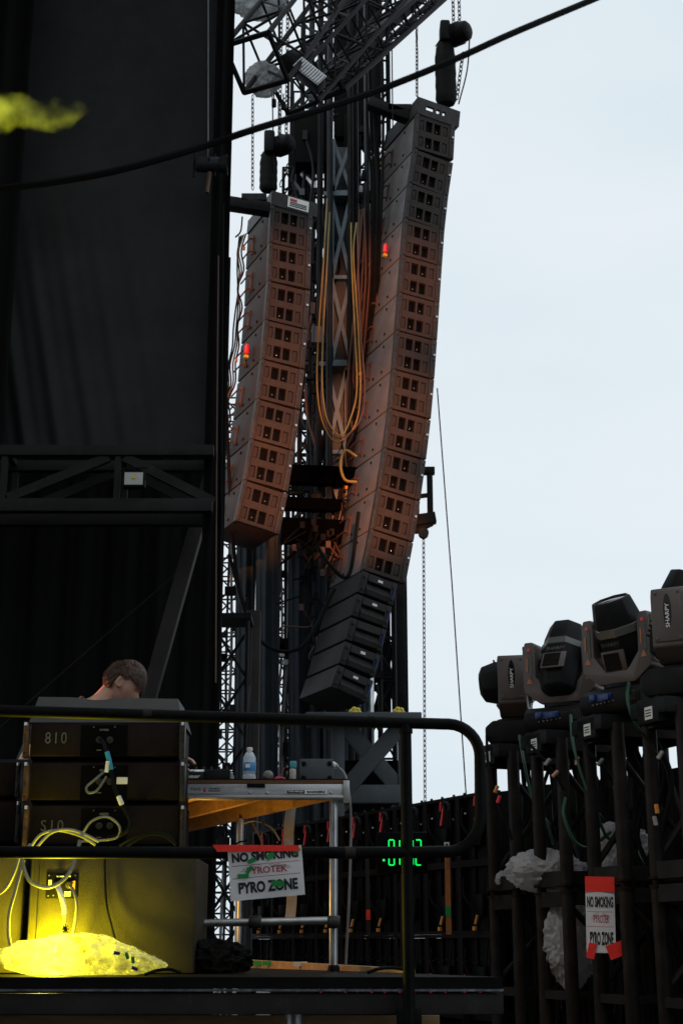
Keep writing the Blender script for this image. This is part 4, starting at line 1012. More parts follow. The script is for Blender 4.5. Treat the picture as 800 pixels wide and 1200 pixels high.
for k, (px, py, Y, an, mt) in enumerate([(641, 893, 8.98, 40, 'greystrip'), (650, 907, 8.98, 45, 'skin'), (581, 925, 9.58, 25, 'orange'), (584, 937, 9.58, 20, 'red'), (773, 885, 7.88, 35, 'greystrip'), (769, 948, 7.98, -5, 'orange'), (767, 962, 8.0, -10, 'greystrip'), (703, 893, 8.48, 40, 'greycable'), (676, 892, 8.72, 12, 'skin')]):
    mb = MB(); Mx = tz(P(px, py, Y)) @ Matrix.Rotation(R(an), 4, 'Y'); mb.lathe([(.008, -.026), (.0125, -.022), (.0125, .022), (.008, .026)], Mx, 10)
    solo('cable_tag', mb, M_[mt], ['white tag on the slanting cable below the second moving light', 'pinkish tag lower on the slanting cable below the second moving light', 'orange tag on the cable at the leftmost truss post', 'small red tag under the orange one at the leftmost truss post', 'white tag on the cable high in the nearest truss tower', 'orange plug hanging in the nearest truss tower', 'white plug below the orange one in the nearest truss tower', 'grey tag on the cable crossing the third truss tower', 'pinkish tag on the green cable left of the sign post'][k], 'cable tag', 'tags on the truss cables')
# grubby clutter inside the towers: loom bundles and connectors
cl_lab = ['inside the leftmost truss tower', 'inside the second truss tower', 'inside the third truss tower', 'inside the nearest truss tower']
for u in range(4):
    a = post_at(2 * u) + RN * .28; b = post_at(2 * u + 1) + RN * .28; mb = MB()
    for k in range(7):
        p = a.lerp(b, random.uniform(-.2, 1.2)); s = [p + V(random.uniform(-.06, .06), random.uniform(-.06, .06), z) for z in (2.85, 2.6, 2.3, 2.0, 1.6, 1.0)]
        mb.tube(spline(s, 5), random.uniform(.010, .018), 6)
    solo('cable_bundle', mb, M_['rubber'], 'tangle of black cables hanging ' + cl_lab[u], 'cable bundle', 'cable bundles in the truss towers')

mb = MB(); q0, q1 = PA - RD * 3.3 + RN * 1.0, PB + RD * 2.2 + RN * 1.0
mb.grid(lambda u, v: q0.lerp(q1, u) + RN * (.04 * math.sin(u * 70 + math.sin(v * 3))) + V(0, 0, .01 + (2.84 + .05 * math.sin(u * 9)) * v), 140, 12)
solo('masking_drape', mb, M_['drape2'], 'black masking cloth hanging behind the row of truss towers', 'drape')
# white plastic bags stuffed between the posts
solo('plastic_bag', crumple(P(640, 1020, 9.45), .24, .16, .125, 21, 60, 44, amp=.65), M_['bag'], 'white plastic bag bulging out between the left truss posts', 'plastic bag', 'white plastic bags in the truss towers')
solo('plastic_bag', crumple(P(668, 1105, 9.3), .15, .13, .24, 23, 60, 44, amp=.65), M_['bag'], 'white plastic bag hanging low beside the taped paper sign', 'plastic bag', 'white plastic bags in the truss towers')
solo('plastic_bag', crumple(P(727, 998, 9.0), .17, .12, .17, 27, 60, 44, amp=.65), M_['bag'], 'white plastic bag behind the third tower, just above the taped paper sign', 'plastic bag', 'white plastic bags in the truss towers')
solo('plastic_bag', crumple(P(590, 1031, 9.9), .05, .05, .05, 29, 30, 22), M_['bag'], 'tiny scrap of white plastic at the leftmost truss post', 'plastic bag', 'white plastic bags in the truss towers')

# ------------------------------------------------------------------ paper signs
def sign(label, M, wd, ht, kind):
    r = thing('paper_sign', label, 'sign', M=M, group='laminated paper signs')
    mb = MB(); 
    mb.grid(lambda u, v: ((u - .5) * wd, .004 * math.sin(u * 5 + v * 3) , (v - .5) * ht), 16, 12)
    mb.grid(lambda u, v: ((u - .5) * wd, .0016 + .004 * math.sin(u * 5 + v * 3), (v - .5) * ht), 16, 12)
    part('sheet', mb, M_['paper'], r, local=True)
    full = ht
    def wrap(m):
        o = []
        for v in m.v: u_, v_ = v.x / wd + .5, v.z / full + .5; o.append(V(v.x, v.y + .004 * math.sin(u_ * 5 + v_ * 3) - .0006, v.z))
        m.v = o; return m
    full = ht
    if kind: ht = ht * .80
    zo = -.10 * full if kind else 0
    part('heading', wrap(put(text_mb('NO SMOKING', wd * .90, ht * .19, .045), 0, 0, zo + ht * .355)), M_['ink'], r, local=True, smooth=False)
    part('middle_line', wrap(put(text_mb('PYROTEK', wd * .54, ht * .135, .012), .005, 0, zo + ht * .07)), M_['redink'], r, local=True, smooth=False)
    part('footer', wrap(put(text_mb('PYRO ZONE', wd * .80, ht * .23, .045), .004, 0, zo - ht * .26)), M_['ink'], r, local=True, smooth=False)
    for z in (.19, -.06):
        m = MB(); m.grid(lambda u, v: ((u - .5) * wd * .92, 0, zo + ht * z + (v - .5) * .0022), 12, 1); part('rule', wrap(m), M_['redink'], r, local=True)
    for k in range(-5, 6):     # pale burst of rays behind the middle line
        if k == 0: continue
        m = MB(); a = k * .3; m.beam((math.sin(a) * wd * .17, -.0004, zo + ht * .07 + math.cos(a) * ht * .09), (math.sin(a) * wd * .34, -.0004, zo + ht * .07 + math.cos(a) * ht * .115), .0014, .0006, (0, 1, 0)); part('ray', wrap(m), M_['greypaint'], r, local=True)
    return r, wrap
kx = 6.1 / 1700
M1 = tz(P(312, 1023, 6.075)) @ Matrix.Rotation(R(-5), 4, 'Y')
s1, wr = sign('tilted paper pyro warning sign stuck with green tape to the lower guard rail', M1, 84 * kx, 55 * kx, 0)
Wd, Ht = 84 * kx, 55 * kx
for (x, z, l, h, an) in ((-.055, Ht * .27, .03, .016, -15), (-.104 + .01, -Ht * .0 - .004, .045, .016, 4), (-.078 + .01, .018, .034, .015, -48), (.022, Ht * .33, .034, .022, -30), (.128, Ht * .40, .03, .022, -40), (.045, -Ht * .23, .052, .022, 6)):
    mb = MB(); mb.box((0, -.0035, 0), (l, .0012, h)); Mx = Matrix.Translation((x, 0, z)) @ Matrix.Rotation(R(an), 4, 'Y'); mb.v = [Mx @ v for v in mb.v]
    part('green_tape', wr(mb), M_['greentape'], s1, local=True)
# red tape stuck along the rail above it
mb = MB(); a, b = P(249, 993.5, 6.068), P(350, 994, 6.066)
mb.add([a + V(0, 0, .012), b + V(0, 0, .012), b + V(0, -.002, -.012), a + V(.02, -.002, -.016), a + V(0, .002, .012), b + V(0, .002, .012), b + V(0, 0, -.012), a + V(.02, 0, -.016)], [(0, 1, 2, 3), (4, 7, 6, 5), (0, 4, 5, 1), (1, 5, 6, 2), (2, 6, 7, 3), (3, 7, 4, 0)])
part('red_tape', mb, M_['redtape'], s1)
p2 = P(703, 1073, 8.47); k2 = 8.5 / 1700 * .98
M2 = tz(p2) @ Matrix.Rotation(R(1.5), 4, 'Y') @ Matrix.Rotation(R(-8), 4, 'Z')
s2, wr2 = sign('upright paper pyro warning sign held by red tape on a black truss post', M2, 33 * k2, 82 * k2, 1)
mb = MB(); mb.box((0, -.004, 35 * k2), (33.5 * k2, .004, 17 * k2)); part('red_tape', mb, M_['redtape'], s2, local=True)
for (x, z, l, h, an) in ((-11 * k2, -39 * k2, 9 * k2, 17 * k2, 14), (18 * k2, -37 * k2, 22 * k2, 16 * k2, -22)):
    mb = MB(); mb.box((0, -.005, 0), (l, .003, h)); Mx = Matrix.Translation((x, 0, z)) @ Matrix.Rotation(R(an), 4, 'Y'); mb.v = [Mx @ v for v in mb.v]; part('red_tape', mb, M_['redtape'], s2, local=True)

# ------------------------------------------------------------------ guard rail
gr = thing('guard_rail', 'black tubular guard rail with a rounded end standing in front of the stage riser', 'guard rail', V(P(475, 1145, 6.2).x, 6.2, DZ - .15))
def railp(px, py): 
    f = (px + 40) / 600
    return P(px, py, 6.0 + .2 * f)
def arc(cx, cy, rx, ry, a0, a1, n=8): return [(cx + rx * math.cos(R(a0 + (a1 - a0) * i / n)), cy - ry * math.sin(R(a0 + (a1 - a0) * i / n))) for i in range(n + 1)]
pix = [(-60, 831), (100, 836), (300, 841.5), (470, 847), (520, 848.5)] + arc(524, 887, 38, 38.5, 88, 0) + [(562.3, 915)] + arc(525, 955, 37.5, 43, 0, -88) + [(480, 999), (300, 999.5), (100, 999), (-60, 998.5)]
mb = MB(); mb.tube([railp(*p) for p in pix], .0245, 16); part('tube_frame', mb, M_['rail'], gr)
a = railp(475, 847); b = railp(475.5, 1230); b.x = a.x; b.y = a.y
mb = MB(); mb.tube([a, b], .024, 16); part('post', mb, M_['rail'], gr)
mb = MB(); mb.tube([a + V(0, 0, -.028), a + V(0, 0, -.045)], .030, 14); part('weld_collar', mb, M_['rail'], gr)
for px, py, w_, mt in ((168, 837.5, 10, 'recess'), (431, 845.5, 7, 'rubber'), (404, 999.3, 12, 'recess')):
    mb = MB(); mb.tube([railp(px, py), railp(px + w_, py + .2)], .0254, 16); part('tape_wrap', mb, M_[mt], gr)
mb = MB(); mb.box((a.x, a.y + .02, DZ - .17), (.10, .06, .10)); part('socket', mb, M_['rail'], gr, bevel=.006)
# foreground cable
cable('overhead_cable', 'thick black cable sagging across the top left in the foreground', 'rubber', [P(-60, 232, 3.0), P(0, 221.5, 3.0), P(73, 212, 3.02), P(145, 198, 3.05), P(240, 171, 3.1), P(300, 151, 3.12), P(420, 114, 3.2), P(520, 75, 3.25), P(600, 39, 3.3), P(700, -3, 3.4), P(760, -30, 3.45)], .0088)

# ------------------------------------------------------------------ loudspeakers
YS = 6.90
def zs(y, Y=YS): return P(120, y, Y).z
def loudspeaker(label, pa, pb, ya, yb, lid=0, stencil=None, panel=(96, 150), Y=YS, frames=True):
    x0, x1 = P(pa, (ya + yb) / 2, Y).x, P(pb, (ya + yb) / 2, Y).x; z0, z1 = zs(yb, Y), zs(ya, Y)
    r = thing('loudspeaker', label, 'loudspeaker', ((x0 + x1) / 2, Y + .2, z0), group='stacked loudspeakers on the deck')
    wd = x1 - x0; zl = zs(lid, Y) if lid else z1 + .02
    ch = .05
    mb = MB(); mb.prism([(Y + ch, z0), (Y, z0 + .018), (Y, z1), (Y + .44, z1), (Y + .44, z0)], x0 + .012, x1 - .012); part('cabinet', mb, M_['spk'], r, bevel=.004)
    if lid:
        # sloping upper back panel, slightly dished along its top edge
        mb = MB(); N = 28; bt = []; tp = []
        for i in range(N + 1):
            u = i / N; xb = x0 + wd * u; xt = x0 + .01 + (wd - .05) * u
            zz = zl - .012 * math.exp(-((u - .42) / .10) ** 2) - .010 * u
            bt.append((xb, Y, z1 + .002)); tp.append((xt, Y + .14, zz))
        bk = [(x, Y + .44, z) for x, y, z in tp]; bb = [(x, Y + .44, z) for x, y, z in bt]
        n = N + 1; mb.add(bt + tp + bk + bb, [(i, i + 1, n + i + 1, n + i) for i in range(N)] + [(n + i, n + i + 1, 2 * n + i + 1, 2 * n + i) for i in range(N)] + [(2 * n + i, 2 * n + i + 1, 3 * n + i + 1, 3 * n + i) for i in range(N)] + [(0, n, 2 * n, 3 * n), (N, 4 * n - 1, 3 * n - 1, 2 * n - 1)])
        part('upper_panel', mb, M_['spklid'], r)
    else:
        mb = MB(); mb.prism([(Y + .0, z1 + .0015), (Y + ch, z1 + .012), (Y + .44, z1 + .012), (Y + .44, z1 + .0015)], x0 + .012, x1 - .012); part('upper_panel', mb, M_['spk'], r)
    # inset connector panel
    a, b = P(panel[0], ya, Y).x, P(panel[1], ya, Y).x; h = (z1 - z0)
    mb = MB(); mb.box(((a + b) / 2, Y - .002, (z0 + z1) / 2), (b - a, .004, h * .86)); cpn = part('connector_panel', mb, M_['hole'], r)
    mb = MB(); mb.box(((a + b) / 2, Y - .006, z1 - h * .2), ((b - a) * .20, .004, .010)); mb.box(((a + b) / 2 - .05, Y - .006, z1 - h * .12), (.006, .004, .006)); mb.box(((a + b) / 2 + .05, Y - .006, z1 - h * .12), (.008, .004, .006)); mb.box(((a + b) / 2 - .02, Y - .006, z0 + h * .25), (.022, .004, .005)); part('printed_mark', mb, M_['greypaint'], cpn)
    for dx in (-.02, .03):
        mb = MB(); mb.lathe([(.012, 0), (.016, .004), (.016, .012), (.010, .014)], Matrix.Translation(((a + b) / 2 + dx, Y - .004, z1 - h * .48)) @ Matrix.Rotation(R(90), 4, 'X'), 14); part('socket', mb, M_['rig'], cpn)
    if frames:
        for x, mt in ((x0 - .006, 'rigbrown'), (x1 + .006, 'rig')):
            mb = MB(); mb.box((x, Y - .004, (z0 + z1) / 2), (.022, .05, h * .94)); mb.box((x, Y - .03, z1 - h * .2), (.014, .012, h * .2)); mb.box((x, Y - .03, z0 + h * .3), (.014, .012, h * .25)); part('rigging_frame', mb, M_[mt], r, bevel=.003)
            mb = MB(); mb.tube([(x, Y - .036, z1 - h * .1), (x, Y - .036, z1 - h * .02)], .008, 8); part('locking_pin', mb, M_['steel'], r)
    if stencil:
        txt, sa, sb, sya, syb = stencil
        A, B = P(sa, syb, Y), P(sb, sya, Y); tm = put(text_mb(txt, B.x - A.x, B.z - A.z, 0, .0015, 1.25), (A.x + B.x) / 2, Y - .0012, (A.z + B.z) / 2); part('stencil', tm, M_['greypaint'], r, smooth=False)
    return r
loudspeaker('top loudspeaker of the three-high stack, sloping lid lightened as sky-lit and stencilled number 810', 33, 213, 847, 890, 811, ('810', 53, 79, 858, 871.5))
l2 = loudspeaker('middle loudspeaker of the three-high stack, with a small white label by its sockets', 33, 213, 893.5, 941)
a, b = P(137, 919, YS), P(150, 911, YS); mb = MB(); mb.box(((a.x + b.x) / 2, YS - .007, (a.z + b.z) / 2), (b.x - a.x, .003, b.z - a.z)); part('white_label', mb, M_['white'], l2)
loudspeaker('bottom loudspeaker of the three-high stack, half hidden by cables behind the lower rail', 33, 213, 944, 994, 0, ('S10', 48, 75, 961, 974))
loudspeaker('loudspeaker at the left edge of the photo, upper one of two', -150, 21, 894, 936, 0, panel=(-90, -40), Y=7.1)
loudspeaker('loudspeaker at the left edge of the photo, lower one of two', -150, 21, 939, 990, 0, panel=(-90, -40), Y=7.1)
def subwoofer(label, pa, pb, ya, Y, panel):
    x0, x1 = P(pa, 1080, Y).x, P(pb, 1080, Y).x; z0, z1 = DZ + .003, zs(ya, Y)
    r = thing('subwoofer', label, 'subwoofer', ((x0 + x1) / 2, Y + .3, z0), group='subwoofers on the deck')
    mb = MB(); mb.box(((x0 + x1) / 2, Y + .32, (z0 + z1) / 2), (x1 - x0, .64, z1 - z0)); part('cabinet', mb, mat('subwoofer_paint_' + str(pa), (.042, .034, .018), .6, var=.2, spec=.2, vscale=9, bump=.5, bscale=240), r, bevel=.008)
    mb = MB()
    for x in (x0 + .012, x0 + .05): mb.box((x, Y - .004, (z0 + z1) / 2), (.006, .008, z1 - z0 - .02))
    part('corner_strip', mb, M_['rig'], r)
    if panel:
        A, B = P(panel[0], panel[3], Y), P(panel[1], panel[2], Y)
        mb = MB(); mb.box(((A.x + B.x) / 2, Y - .003, (A.z + B.z) / 2), (B.x - A.x, .008, B.z - A.z)); cpn = part('connector_panel', mb, M_['deckface'], r, bevel=.002)
        w_, h_ = B.x - A.x, B.z - A.z
        for u, v in ((.08, .1), (.92, .1), (.08, .9), (.92, .9), (.4, .88), (.25, .12)):
            mb = MB(); mb.lathe([(.001, 0), (.0035, 0), (.0035, .003), (.001, .003)], Matrix.Translation((A.x + w_ * u, Y - .007, A.z + h_ * v)) @ Matrix.Rotation(R(90), 4, 'X'), 8); part('screw', mb, M_['steel'], cpn)
        for u, v in ((.36, .52), (.74, .52)):
            mb = MB(); mb.lathe([(.010, 0), (.016, .004), (.016, .010), (.010, .012)], Matrix.Translation((A.x + w_ * u, Y - .007, A.z + h_ * v)) @ Matrix.Rotation(R(90), 4, 'X'), 14); part('socket', mb, M_['rig'], cpn)
        mb = MB(); mb.box((A.x + w_ * .55, Y - .008, A.z + h_ * .86), (w_ * .45, .003, .005)); mb.box((A.x + w_ * .12, Y - .008, A.z + h_ * .55), (w_ * .10, .003, h_ * .34)); mb.box((A.x + w_ * .7, Y - .008, A.z + h_ * .18), (w_ * .2, .003, h_ * .18)); part('printed_mark', mb, M_['white'], cpn)
        mb = MB(); mb.box((A.x + w_ * .88, Y - .009, A.z + h_ * .52), (w_ * .10, .006, h_ * .34)); part('orange_switch', mb, M_['orange'], cpn)
    return r
subwoofer('brown-black subwoofer under the loudspeaker stack with cables plugged in its back', 32, 228, 1004, 6.82, (54, 92, 1023, 1053))
subwoofer('subwoofer at the left edge of the photo, lit yellow', -170, 25, 1005, 6.86, None)

# cables on the loudspeakers
for mt, r_, pts, lb in [
    ('rubber', .010, [(118, 866, 6.87), (122, 872, 6.83), (127, 887, 6.81), (131, 905, 6.82), (135, 925, 6.82), (146, 948, 6.82), (153, 963, 6.82), (150, 973, 6.82), (140, 979, 6.84), (126, 982, 6.86)], 'black cable with a turquoise tape band hanging down the loudspeaker stack'),
    ('greycable', .006, [(124, 903, 6.85), (112, 913, 6.83), (102, 922, 6.83), (104, 929, 6.83), (114, 926, 6.83), (125, 910, 6.84)], 'small grey cable loop on the middle loudspeaker'),
    ('greycable', .006, [(98, 975, 6.84), (108, 962, 6.83), (124, 957, 6.83), (136, 963, 6.83), (141, 972, 6.83), (136, 982, 6.84), (115, 985, 6.85), (95, 986, 6.86)], 'grey cable loop on the bottom loudspeaker'),
    ('greycable', .007, [(36, 993, 6.72), (48, 978, 6.70), (66, 973, 6.70), (85, 976, 6.70), (100, 982, 6.70), (112, 990, 6.72)], 'grey cable arching over the lower rail at the left of the stack'),
    ('greycable', .007, [(42, 994, 6.68), (60, 976, 6.66), (80, 972, 6.66), (98, 977, 6.66), (116, 986, 6.68)], 'second grey cable arching beside the first at the left of the stack'),
    ('rubber', .007, [(140, 991, 6.70), (160, 980, 6.68), (182, 975, 6.68), (198, 980, 6.68), (206, 990, 6.7)], 'black cable arching over the lower rail at the right of the stack'),
    ('rubber', .007, [(148, 992, 6.66), (170, 979, 6.64), (190, 978, 6.64), (205, 988, 6.66)], 'lower black cable arching at the right of the stack'),
    ('greycable', .009, [(36, 990, 6.6), (27, 1003, 6.55), (29, 1020, 6.55), (37, 1034, 6.56), (55, 1040, 6.58), (72, 1033, 6.6), (84, 1018, 6.62), (90, 1000, 6.65), (94, 985, 6.68)], 'pale cable drooping in a U in front of the subwoofer'),
    ('greycable', .009, [(68, 1038, 6.79), (70, 1045, 6.74), (75, 1060, 6.73), (76, 1078, 6.74), (70, 1100, 6.75), (64, 1118, 6.72)], 'pale cable plugged into the left socket of the subwoofer'),
    ('greycable', .007, [(82, 1038, 6.79), (86, 1043, 6.75), (90, 1060, 6.74), (88, 1082, 6.75), (84, 1100, 6.75), (80, 1116, 6.72)], 'pale cable plugged into the right socket of the subwoofer'),
    ('rubber', .006, [(123, 996, 6.78), (123, 1020, 6.79), (125, 1060, 6.79), (132, 1090, 6.77), (140, 1120, 6.70)], 'thin cable hanging down the middle of the subwoofer'),
    ('greycable', .008, [(28, 1008, 6.6), (18, 1045, 6.58), (11, 1072, 6.58), (11, 1100, 6.58), (18, 1122, 6.55), (30, 1138, 6.5)], 'pale cable hanging between the two subwoofers down to the plastic cover'),
    ('greycable', .008, [(-20, 1055, 6.7), (4, 1044, 6.66), (16, 1025, 6.64), (24, 1000, 6.64)], 'pale cable leaving the photo at the left edge by the subwoofer'),
    ('rubber', .007, [(170, 1142, 6.42), (185, 1137, 6.4), (200, 1136, 6.4), (212, 1140, 6.42)], 'short black cable end lying on the deck right of the plastic cover')]:
    cable('signal_cable', lb, mt, [P(*p) for p in pts], r_, group='cables on the loudspeakers')
tb = [o for o in COL.objects if o.get('label', '').startswith('black cable with a turquoise')][0]
mb = MB(); mb.tube([P(125.5, 881, 6.81), P(128, 890, 6.81), P(130.5, 902, 6.815)], .0115, 8); part('turquoise_tape', mb, mat('turquoise_tape', (.03, .30, .42), .5), tb)
mb = MB(); mb.tube([P(126.5, 892, 6.79), P(125, 905, 6.80)], .009, 8); mb.tube([P(139, 933, 6.805), P(143, 943, 6.805)], .0115, 8); part('white_tag', mb, M_['white'], tb)
pl = [o for o in COL.objects if o.get('label', '').startswith('pale cable plugged into the left')][0]
mb = MB(); mb.tube(spline([P(68, 1038, 6.785), P(70.5, 1045, 6.735), P(75, 1060, 6.725), P(76, 1072, 6.73)], 6), .0125, 8); part('white_sleeve', mb, M_['white'], pl)
mb = MB()
for k in range(9): t = k * .7; mb.tube([P(76, 1088, 6.70), P(76 + 5 * math.cos(t), 1089 + 6 * math.sin(t), 6.69)], .003, 5)
mb.ball(P(76, 1089, 6.70), .012, seg=8, rings=6); part('tape_tie', mb, M_['rubber'], pl)

# lamp under a plastic cover on the deck edge
pc = P(96, 1128, 6.45)
cov = crumple(P(98, 1126, 6.46), .345, .13, .085, 41, 110, 70, .9, amp=.5)
zmin = min(v.z for v in cov.v); cov.v = [V(v.x, v.y, DZ + .004 + (v.z - zmin) * (1 - .55 * max(0, (v.x - pc.x - .08) / .3)) * 1.0) for v in cov.v]
solo('plastic_cover', cov, M_['bagy'], 'crumpled clear plastic cover glowing yellow over a lamp on the deck edge', 'plastic cover')
for k, (px, py, mt, an) in enumerate([(137, 1117, 'blue', 10), (149, 1120, 'greentape', 70), (156, 1125, 'greentape', 80), (158, 1135, 'blue', 20)]):
    mb = MB(); Mx = tz(P(px, py, 6.325)) @ Matrix.Rotation(R(an), 4, 'Y'); mb.box((0, 0, 0), (.028, .006, .014), Mx); solo('tape_scrap', mb, M_[mt], ['blue tape scrap on the plastic cover, upper one', 'green tape scrap on the plastic cover, nearer its middle', 'green tape scrap on the plastic cover, lower one', 'blue tape scrap on the plastic cover, near its right end'][k], 'tape', 'tape scraps on the plastic cover', bevel=.002)
ll = thing('floor_lamp', 'small yellow floor lamp glowing inside the plastic cover', 'lamp', P(62, 1138, 6.56))
mb = MB(); mb.box((P(62, 1138, 6.56).x, 6.56, DZ + .02), (.12, .06, .035)); part('housing', mb, M_['blacksteel'], ll, bevel=.004)
mb = MB(); mb.box((P(62, 1138, 6.56).x, 6.56, DZ + .042), (.10, .05, .006)); part('lamp_face', mb, emat('yellow_lamp', (1, .92, .02), 6), ll)
lamp('yellow_lamp', 'POINT', (P(52, 1138, 6.6).x, 6.70, DZ + .125), 40.0, (1, .88, .008), radius=.04)
lamp('yellow_lamp', 'POINT', (P(68, 1138, 6.5).x, 6.42, DZ + .075), 9.0, (1, .9, .05), radius=.04)

# ------------------------------------------------------------------ table of the performer
YT = 7.30
tx0, tx1 = P(188, 925, YT).x, P(403, 925, YT).x; zt1 = P(300, 914, YT).z; zt0 = P(300, 937, YT).z
tb_ = thing('equipment_table', 'aluminium edged stage table on pipe legs with warm lit wooden joists underneath', 'table', ((tx0 + tx1) / 2, YT + .8, DZ))
TD = 2.5; sh = -.43
mb = MB(); mb.hexa([(tx0, YT, zt0), (tx1, YT, zt0), (tx1, YT + .04, zt0), (tx0, YT + .04, zt0)], [(tx0, YT, zt1 - .02), (tx1, YT, zt1 - .02), (tx1, YT + .04, zt1 - .02), (tx0, YT + .04, zt1 - .02)])
mb.box(((tx0 + tx1) / 2, YT - .006, zt0 + .012), (tx1 - tx0, .012, .014)); mb.box((tx1 + .012, YT + .02, (zt0 + zt1) / 2 - .01), (.03, .07, zt1 - zt0 + .012)); part('fascia', mb, M_['alu'], tb_, bevel=.002)
def shp(x, y, z): return (x + sh * (y - YT), y, z)
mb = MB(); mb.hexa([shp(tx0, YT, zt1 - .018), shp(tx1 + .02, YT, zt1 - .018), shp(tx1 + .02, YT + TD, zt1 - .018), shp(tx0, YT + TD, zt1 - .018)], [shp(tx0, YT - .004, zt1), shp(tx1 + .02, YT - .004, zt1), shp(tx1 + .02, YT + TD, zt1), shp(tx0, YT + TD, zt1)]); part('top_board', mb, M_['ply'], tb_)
mb = MB(); mb.hexa([shp(tx0, YT + .001, zt1 + .001), shp(tx1 + .02, YT + .001, zt1 + .001), shp(tx1 + .02, YT + TD, zt1 + .001), shp(tx0, YT + TD, zt1 + .001)], [shp(tx0, YT + .001, zt1 + .006), shp(tx1 + .02, YT + .001, zt1 + .006), shp(tx1 + .02, YT + TD, zt1 + .006), shp(tx0, YT + TD, zt1 + .006)]); part('black_mat', mb, M_['drape2'], tb_)
for px in (232, 311, 391):
    x = P(px, 937, YT).x
    mb = MB(); q = .02
    mb.hexa([shp(x - q, YT + .042, zt0 + .004), shp(x + q, YT + .042, zt0 + .004), shp(x + q, YT + TD, zt0 + .004), shp(x - q, YT + TD, zt0 + .004)], [shp(x - q, YT + .042, zt1 - .02), shp(x + q, YT + .042, zt1 - .02), shp(x + q, YT + TD, zt1 - .02), shp(x - q, YT + TD, zt1 - .02)]); part('joist', mb, M_['woodjoist'], tb_)
for (px, Y) in ((391, YT + .06), (281, 8.5), (196, YT + .06)):
    x = P(px, 1000, Y).x; mb = MB(); mb.tube([(x, Y, DZ), (x, Y, zt0 + .006)], .0215, 14); lg = part('leg', mb, M_['steel'], tb_)
    mb = MB(); mb.lathe([(.03, 0), (.03, .02), (.022, .03)], tz(V(x, Y, DZ + .002)), 12); part('foot', mb, M_['rubber'], lg)
mb = MB(); mb.tube([P(228, 1082, YT + .01), P(398, 1078.5, YT + .01)], .019, 14); part('cross_pipe', mb, M_['steel'], tb_)
for px in (299, 391):
    mb = MB(); mb.lathe([(.026, -.03), (.03, -.025), (.03, .025), (.026, .03)], tz(P(px, 1080.5, YT + .01)) @ Matrix.Rotation(R(90), 4, 'Y'), 14); part('clamp', mb, M_['rig'], tb_)
mb = MB(); a = P(300, 920.5, YT - .004); mb.box(a, (.09, .008, .018)); mb.box(a + V(0, -.005, 0), (.03, .006, .012)); part('latch', mb, M_['rubber'], tb_)
for px in (293, 313, 388):
    mb = MB(); mb.ball(P(px, 929, YT - .002), .007, seg=10, rings=6); part('bolt', mb, M_['steel'], tb_)
a, b = P(335, 934, YT), P(383, 922, YT); w_ = b.x - a.x; h_ = .019
c = V((a.x + b.x) / 2, YT - .003, P(360, 928, YT).z)
mb = MB(); mb.box(c, (w_, .003, h_)); stk = part('sticker', mb, M_['white'], tb_)
mb = MB(); mb.box(c + V(-w_ * .26, -.0012, 0), (w_ * .44, .002, h_ * .86)); part('black_field', mb, M_['ink'], stk)
part('lettering', put(text_mb('THE MOJO', w_ * .38, h_ * .52, .02), c.x - w_ * .26, c.y - .0024, c.z), M_['white'], stk, smooth=False)
part('lettering', put(text_mb('BARRIERS', w_ * .44, h_ * .58, .03), c.x + w_ * .235, c.y - .0018, c.z), M_['ink'], stk, smooth=False)
c = P(240, 926, YT); c.y = YT - .003
mb = MB(); mb.box(c, (.17, .003, .034)); stk = part('plate', mb, M_['alu'], tb_)
part('lettering', put(text_mb('TAG', .05, .012, .01), c.x - .045, c.y - .0018, c.z + .004), M_['rubber'], stk, smooth=False)
mb = MB(); mb.ball(c + V(.0, -.001, .002), .010, seg=10, rings=6, sc=(.8, .25, 1.2)); part('red_logo', mb, M_['redink'], stk)
mb = MB(); mb.box(c + V(.047, -.002, -.004), (.06, .001, .004)); mb.box(c + V(.047, -.002, .006), (.05, .001, .004)); part('small_print', mb, M_['rubber'], stk)
zt = zt1 + .007
# things on the table
def on_table(px, Y): return V(P(px, 910, Y).x, Y, zt)
cd = thing('media_player', 'black disc player on the table, lettered on its side, half hidden by the loudspeakers', 'media player', on_table(222, 7.62))
p = on_table(218, 7.48)
mb = MB(); mb.hexa([p + V(-.15, 0, 0), p + V(.08, 0, 0), p + V(.08, .36, 0), p + V(-.15, .36, 0)], [p + V(-.15, .01, .055), p + V(.08, .01, .055), p + V(.08, .36, .10), p + V(-.15, .36, .10)]); part('body', mb, M_['sharpyblk'], cd, bevel=.006)
part('lettering', put(text_mb('pioneer', .115, .026, .02), p.x + .015, p.y + .002, p.z + .028), M_['white'], cd, smooth=False)
mb = MB(); mb.lathe([(.001, .012), (.05, .012), (.055, .004), (.055, 0)][::-1], Matrix.Translation(p + V(.03, .12, .066)) @ Matrix.Rotation(R(7), 4, 'X'), 24); part('jog_wheel', mb, M_['steel'], cd)
mb = MB()
for k in range(4): mb.box(p + V(-.12 + k * .03, .005, .058), (.016, .016, .01))
part('button', mb, M_['greypaint'], cd)
mx_ = thing('mixer', 'low black mixer with small knobs on the table between the bottle and the disc player', 'mixer', on_table(253, 7.75))
p = on_table(250, 7.75)
mb = MB(); mb.box(p + V(0, 0, .04), (.2, .3, .08)); part('body', mb, M_['sharpyblk'], mx_, bevel=.006)
for k in range(5):
    mb = MB(); mb.tube([p + V(-.08 + k * .04, -.12, .08), p + V(-.08 + k * .04, -.12, .097)], .007, 8); part('knob', mb, M_['rig'], mx_)
bt = thing('water_bottle', 'clear plastic water bottle with a blue label standing on the table', 'bottle', on_table(292, 7.42))
p = on_table(292, 7.42)
